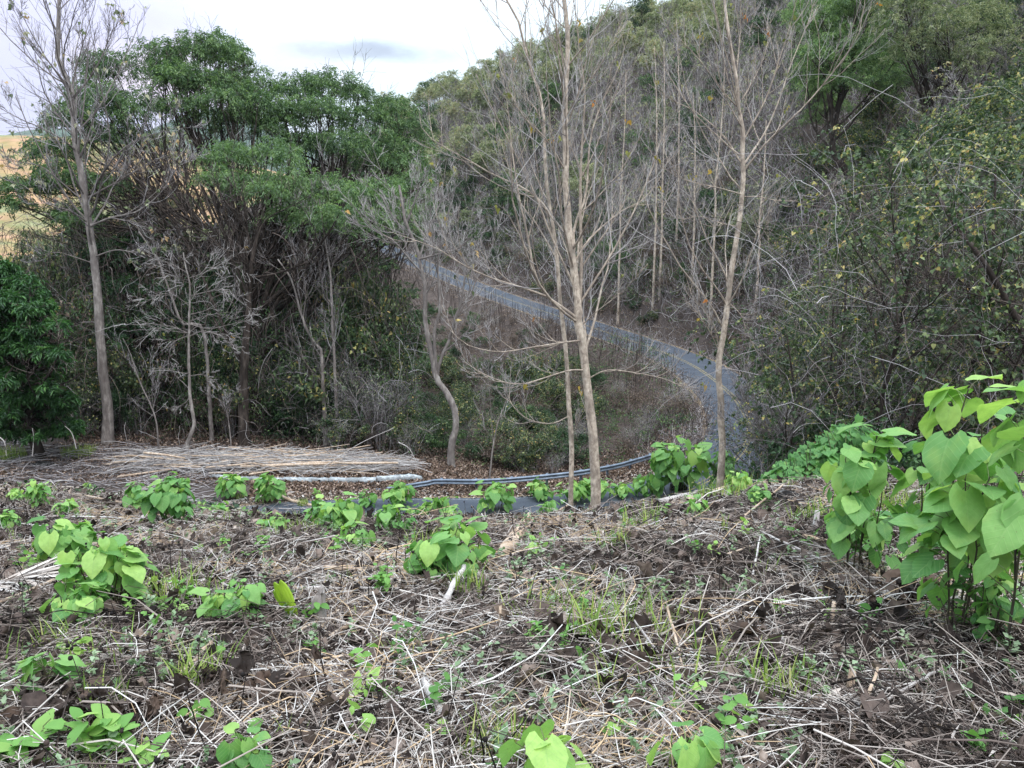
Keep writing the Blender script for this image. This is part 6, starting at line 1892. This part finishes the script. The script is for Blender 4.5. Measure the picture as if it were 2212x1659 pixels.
# charred stump on the brow
for X, Yb, wpx, hpx, lab in ((1695, 1085, 26, 24, 'charred black stump with a whitish ashy top right of the brow'), (1425 + 40, 1062, 16, 22, 'black charred log end under the big brow bush'), (95, 1012, 22, 12, 'dark charred log lump on the pale brush heap at the left')):
    p = hit(X, Yb); s = p[1] / F
    V = []
    for zi, (zz2, rr) in enumerate(((-.1, 1.15), (.35, 1.05), (.7, .9), (.95, .6), (1.0, .02))):
        q = 1 + .18 * np.sin(th * 2 + zi) + .09 * rng.normal(0, 1, 14)
        V.append(np.stack([np.cos(th) * rr * q * wpx * s, np.sin(th) * rr * q * wpx * .7 * s, np.full(14, zz2 * hpx * s) * (1 + .1 * rng.normal(0, 1, 14))], -1))
    V = np.vstack(V); i = (np.arange(4) * 14)[:, None]
    Fq = np.stack([i + j, i + (j + 1) % 14, i + 14 + (j + 1) % 14, i + 14 + j], -1).reshape(-1, 4)
    m_ = M.get('char')
    if not m_:
        m_ = M['char'] = barkmat('charred_wood', (.008, .007, .007), (.02, .018, .018), (.30, .29, .29), 14, 1)
    o = Geo().add(V, [Fq], np.full(len(V), .1)).out('charred_stump', m_); o.location = p; tag(o, lab, 'stump')

# withered big brown leaves
M['wither'] = vmat('withered_leaves', [(0, (.016, .011, .009)), (.5, (.042, .028, .023)), (1, (.12, .08, .062))], .75, .25, .08, nscale=20)
for X, Y, n_, L_, lab in ((1290, 1420, 9, .16, 'heap of dark withered leaves around the orange cut stub'), (1420, 1500, 8, .17, 'broad dark withered leaves under the crossing white stems'), (1560, 1400, 5, .17, 'dark withered leaves hanging on stems right of centre'), (1985, 1320, 12, .17, 'mass of dark withered leaves left of the foot of the largest plant'),
                      (1880, 1350, 8, .14, 'dark withered leaves beside the broken thick cane'), (560, 1560, 6, .14, 'brown withered leaf pile below the split husk'), (250, 1600, 8, .13, 'brown withered leaves behind the bottom left shrubs'), (110, 1560, 7, .12, 'dark withered leaves around the pale stub'), (720, 1545, 5, .12, 'dark withered leaves below the yellow leaved herb'), (1760, 1600, 6, .1, 'curled withered leaves near the bottom right')):
    p = hit(X, Y)
    n_ = int(n_ * 1.4); L_ = L_ * .55
    c = np.stack([rng.normal(0, .11, n_ * 2), rng.normal(0, .11, n_ * 2), U(.01, .10, n_ * 2)], -1)
    D = norm(rng.normal(0, 1, (n_ * 2, 3)) * (1, 1, .6) + (0, 0, -.2)); S, D, Nn_ = frames(D, twist=.8)
    sz = L_ * U(.5, 1.05, n_ * 2)
    G = Geo()
    for q in range(6):
        m_ = np.arange(len(c)) % 6 == q
        V, Fs, vv, uv = stamp(CRUMPS[q], c[m_], S[m_], D[m_], Nn_[m_], sz[m_] * 1.5, sz[m_] * 1.2, sz[m_]); G.add(V, Fs, vv)
    o = G.out('withered_leaves', M['wither'], smooth=False); o.location = p; tag(o, lab, 'dead leaves', 'heaps of withered leaves')
# fallen grey palm frond
p = hit(0, 1290)
root = empty('palm_frond', p, 'fallen grey dried palm frond with frayed leaflets at the left edge', 'palm frond')
a_, b_ = g(-60, 1300, p[1]) - p, g(60, 1262, p[1] + .1) - p
rach = path([a_ + (0, 0, .05), (a_ + b_) / 2 + (0, 0, .07), b_ + (0, 0, .05)], 8)
V, Fs, vv = tubes(rach[None], np.linspace(.012, .004, 8)[None], 6, v=np.array([.2])); Geo().add(V, Fs, vv).out('rib', M['stalkw'], root)
n_ = 60; t = U(0, 1, n_); f = t * 7; i0 = np.minimum(f.astype(int), 6)
bp = rach[i0] + (rach[i0 + 1] - rach[i0]) * (f - i0)[:, None]
D = norm(np.stack([U(.5, 1, n_), np.where(np.arange(n_) % 2, 1, -1) * U(.2, .6, n_), U(-.25, .3, n_)], -1)); S, D, Nn_ = frames(D, twist=.3)
L_ = U(.2, .36, n_)
V, Fs, vv, uv = stamp(LANCE, bp, S, D, Nn_, L_ * .16, L_, L_ * .25, U(.6, .95, n_)); Geo().add(V, Fs, vv).out('leaflets', M['straw'], root)

# ------------------------------------------------------------------ brush and pole heap behind the kerb
def mid_sticks(n, X0, X1, d0, d1, l0, l1, r0, r1, name, mat, lab, zmax=.5, az=(0, .35), cond=None):
    d = U(d0, d1, n); X = U(X0, X1, n)
    x = np.array([g(a, 1000, b)[0] for a, b in zip(X, d)])
    z = H(x, d) + U(0, zmax, n)
    a = rng.normal(*az, n); ln = U(l0, l1, n); el = rng.normal(0, .07, n)
    dd = np.stack([np.cos(a) * np.cos(el), np.sin(a) * np.cos(el), np.sin(el)], -1) * ln[:, None] * .5
    c = np.stack([x, d, z], -1)
    bnd = rng.normal(0, .04, (n, 3)) * ln[:, None]
    P = np.stack([c - dd, c + bnd, c + dd], 1)
    P = np.stack([P[:, 0], (P[:, 0] + P[:, 1]) / 2 + bnd * .3, P[:, 1], (P[:, 1] + P[:, 2]) / 2 + bnd * .3, P[:, 2]], 1)
    R = U(r0, r1, n)[:, None] * np.linspace(1, .7, 5)[None]
    V, Fs, vv = tubes(P, R, 3)
    kind(Geo().add(V, Fs, vv).out(name, M[mat]), 'stuff', lab)


mid_sticks(1500, 290, 860, 44.6, 48.5, 1., 5., .010, .032, 'cut_brush', 'twig_pale', 'pale cut brushwood heaped behind the white kerb', .42, (0, .6))
mid_sticks(1200, -80, 470, 38, 50, .4, 3, .006, .024, 'cut_brush', 'twig_grey', 'grey and tan cut brushwood spread before the left wood', .45, (.1, .9))
mid_sticks(2600, -80, 700, 14, 40, .3, 2.2, .004, .014, 'cut_brush', 'straw', 'cut stems strewn over the far part of the left slope', .15, (.1, 1.2))
PL = []
for q in range(64):
    d = U(44.8, 48.2); X = U(330, 760)
    c = g(X, 1010, d); c[2] = float(H(c[0], c[1])) + .08 + U(0, .5) * math.exp(-((X - 600) / 260) ** 2)
    ln = U(3, 9); a = rng.normal(.02, .24); el = rng.normal(0, .03)
    dv = np.array((math.cos(a), math.sin(a), el)) * ln / 2
    r = U(.03, .065)
    P = np.stack([c - dv, c - dv * .3 + rng.normal(0, .05, 3), c + dv * .35 + rng.normal(0, .05, 3), c + dv])
    V, Fs, vv = tubes(path(P, 8)[None] - c, (r * np.linspace(1, .6, 8))[None], 7, v=np.array([U(0, .6)]), cap=True)
    o = Geo().add(V, Fs, vv).out('cut_pole', M['stalk']); o.location = c
    tag(o, 'pale cut pole lying lengthwise in the long heap behind the white kerb', 'pole', 'poles in the heap behind the kerb')
for X0, Y0, X1, Y1, r, lab in ((520, 1008, 860, 1000, .09, 'longest thick pole along the front of the heap behind the kerb'), (640, 1020, 855, 1015, .08, 'thick pole low in front of the heap, just above the kerb'), (310, 978, 400, 990, .07, 'thick pole end sticking out at the left top of the heap')):
    a_ = g(X0, Y0, 44.7); b_ = g(X1, Y1, 44.9)
    P = path([a_, (a_ + b_) / 2 + (0, 0, .05), b_], 9)
    V, Fs, vv = tubes(P[None] - a_, (r * np.linspace(1, .75, 9))[None], 8, v=np.array([.1]), cap=True)
    o = Geo().add(V, Fs, vv).out('cut_pole', M['stalk']); o.location = a_; tag(o, lab, 'pole', 'poles in the heap behind the kerb')
# sticks that stand up out of the brush
for X0, Y0, X1, Y1, d, lab in ((70, 985, 70, 925, 44, 'thin pale stick standing upright in the left brush heap'), (700, 1008, 850, 925, 44, 'long arching twig rising to the right from the pole heap'), (0, 945, 14, 985, 42, 'pale stick leaning at the left edge'), (165, 970, 140, 920, 44, 'curved twig standing left of the green hummock'),
                           (470, 965, 660, 1010, 44, 'long thin stem bending over the pole heap'), (860, 955, 900, 1000, 44, 'broken white branch hanging over the end of the pole heap')):
    a_ = g(X0, Y0, d); b_ = g(X1, Y1, d)
    P = path([a_, (a_ + b_) / 2 + (.1, 0, .25), b_], 9)
    V, Fs, vv = tubes(P[None] - a_, (.03 * np.linspace(1, .5, 9))[None], 6, v=np.array([.3]))
    o = Geo().add(V, Fs, vv).out('bare_stick', M['stalkw']); o.location = a_; tag(o, lab, 'stick')
# leaf litter along the barrier
def band(n, off0, off1, i0, i1, L, name, mat, lab, z=.03):
    i = rng.integers(i0, i1, n); f = U(0, 1, n)[:, None]
    P = RC[i] * (1 - f) + RC[i + 1] * f + Nn[i] * U(off0, off1, (n, 1))
    x, y = P[:, 0], P[:, 1]
    D = norm(rng.normal(0, 1, (n, 3)) * (1, 1, .4)); S, D, N_ = frames(D, twist=.6)
    s_ = L * U(.5, 1.3, n)
    V, Fs, vv, uv = stamp(LEAF4, np.stack([x, y, H(x, y) + z + U(0, .05, n)], -1), S, D, N_, s_ * .7, s_, s_ * 3, U(0, 1, n))
    kind(Geo().add(V, Fs, vv).out(name, M[mat]), 'stuff', lab)


M['redleaf'] = vmat('fallen_leaves', [(0, (.04, .026, .022)), (.5, (.17, .11, .085)), (.85, (.36, .26, .21)), (1, (.55, .43, .37))], .8, .15, .1)
band(26000, 2.9, 8.5, 30, 110, .16, 'fallen_leaves', 'redleaf', 'reddish brown fallen leaves between the asphalt and the crash barrier')
band(12000, 2.7, 4.2, 20, 130, .14, 'fallen_leaves', 'straw', 'dry straw along the inner edge of the asphalt', .02)
x = U(-30, 12, 30000); y = U(42.5, 56, 30000)
D = norm(rng.normal(0, 1, (30000, 3)) * (1, 1, .4)); S, D, N_ = frames(D, twist=.6)
s_ = .17 * U(.5, 1.3, 30000)
dq, _ = road_d(x, y); m_ = dq > 4
V, Fs, vv, uv = stamp(LEAF4, np.stack([x, y, H(x, y) + U(0, .1, 30000)], -1)[m_], S[m_], D[m_], N_[m_], (s_ * .7)[m_], s_[m_], (s_ * 3)[m_], U(0, 1, m_.sum()))
kind(Geo().add(V, Fs, vv).out('leaf_litter', M['redleaf']), 'stuff', 'brown fallen leaves on the flat ground before the left wood')
# low cover on the slope between brow and road
x = U(-26, 20, 1500); y = U(10.5, 33, 1500)
dq, _ = road_d(x, y); m_ = dq > 5; x, y = x[m_], y[m_]
V, Fs, vv, uv = scatter_leaves(x, y, 0, 26, U(.15, .4, len(x)), .10, .6, hgt=.6)
kind(Geo().add(V, Fs, vv).out('undergrowth', M['leaf_dark']), 'stuff', 'low green growth on the steep slope between the brow and the road')

P_ = []
i = rng.integers(90, len(RC) - 20, 5200); f = U(0, 1, 5200)[:, None]; sg = rng.choice([-1, 1], (5200, 1))
P0 = RC[i] * (1 - f) + RC[i + 1] * f + Nn[i] * sg * (2.6 + np.abs(rng.normal(0, 1.4, (5200, 1)))); P0[:, 2] = H(P0[:, 0], P0[:, 1])
dd = norm(rng.normal(0, .7, P0.shape) + (0, 0, .8)) * U(.3, 1.6, (5200, 1))
P = np.stack([P0, P0 + dd * .55 + rng.normal(0, .08, dd.shape), P0 + dd + rng.normal(0, .15, dd.shape)], 1)
V, Fs, vv = tubes(P, np.array([.022, .016, .008])[None] * U(.5, 1.3, (5200, 1)), 3)
kind(Geo().add(V, Fs, vv).out('roadside_brush', M['twig_grey']), 'stuff', 'grey dry brush leaning over both edges of the upper road')

for L in PR.values():
    for o in L:
        for c_ in list(o.children): bpy.data.objects.remove(c_)
        bpy.data.objects.remove(o)

# ------------------------------------------------------------------ air
hz = bpy.data.meshes.new('haze')
lo, hi = (-3400, -700, -120), (3400, 4150, 560)
hv = [(x, y, z) for x in (lo[0], hi[0]) for y in (lo[1], hi[1]) for z in (lo[2], hi[2])]
hz.from_pydata(hv, [], [(0, 1, 3, 2), (4, 6, 7, 5), (0, 4, 5, 1), (2, 3, 7, 6), (0, 2, 6, 4), (1, 5, 7, 3)])
ho = bpy.data.objects.new('haze', hz); COL.objects.link(ho); kind(ho, 'stuff', 'thin pale lavender haze over the far hills')
m, nt, out = newmat('haze_air')
pv_ = nt.nodes.new('ShaderNodeVolumePrincipled'); pv_.inputs['Color'].default_value = (.90, .93, 1, 1); pv_.inputs['Density'].default_value = .00005
nt.links.new(pv_.outputs[0], out.inputs['Volume']); hz.materials.append(m)
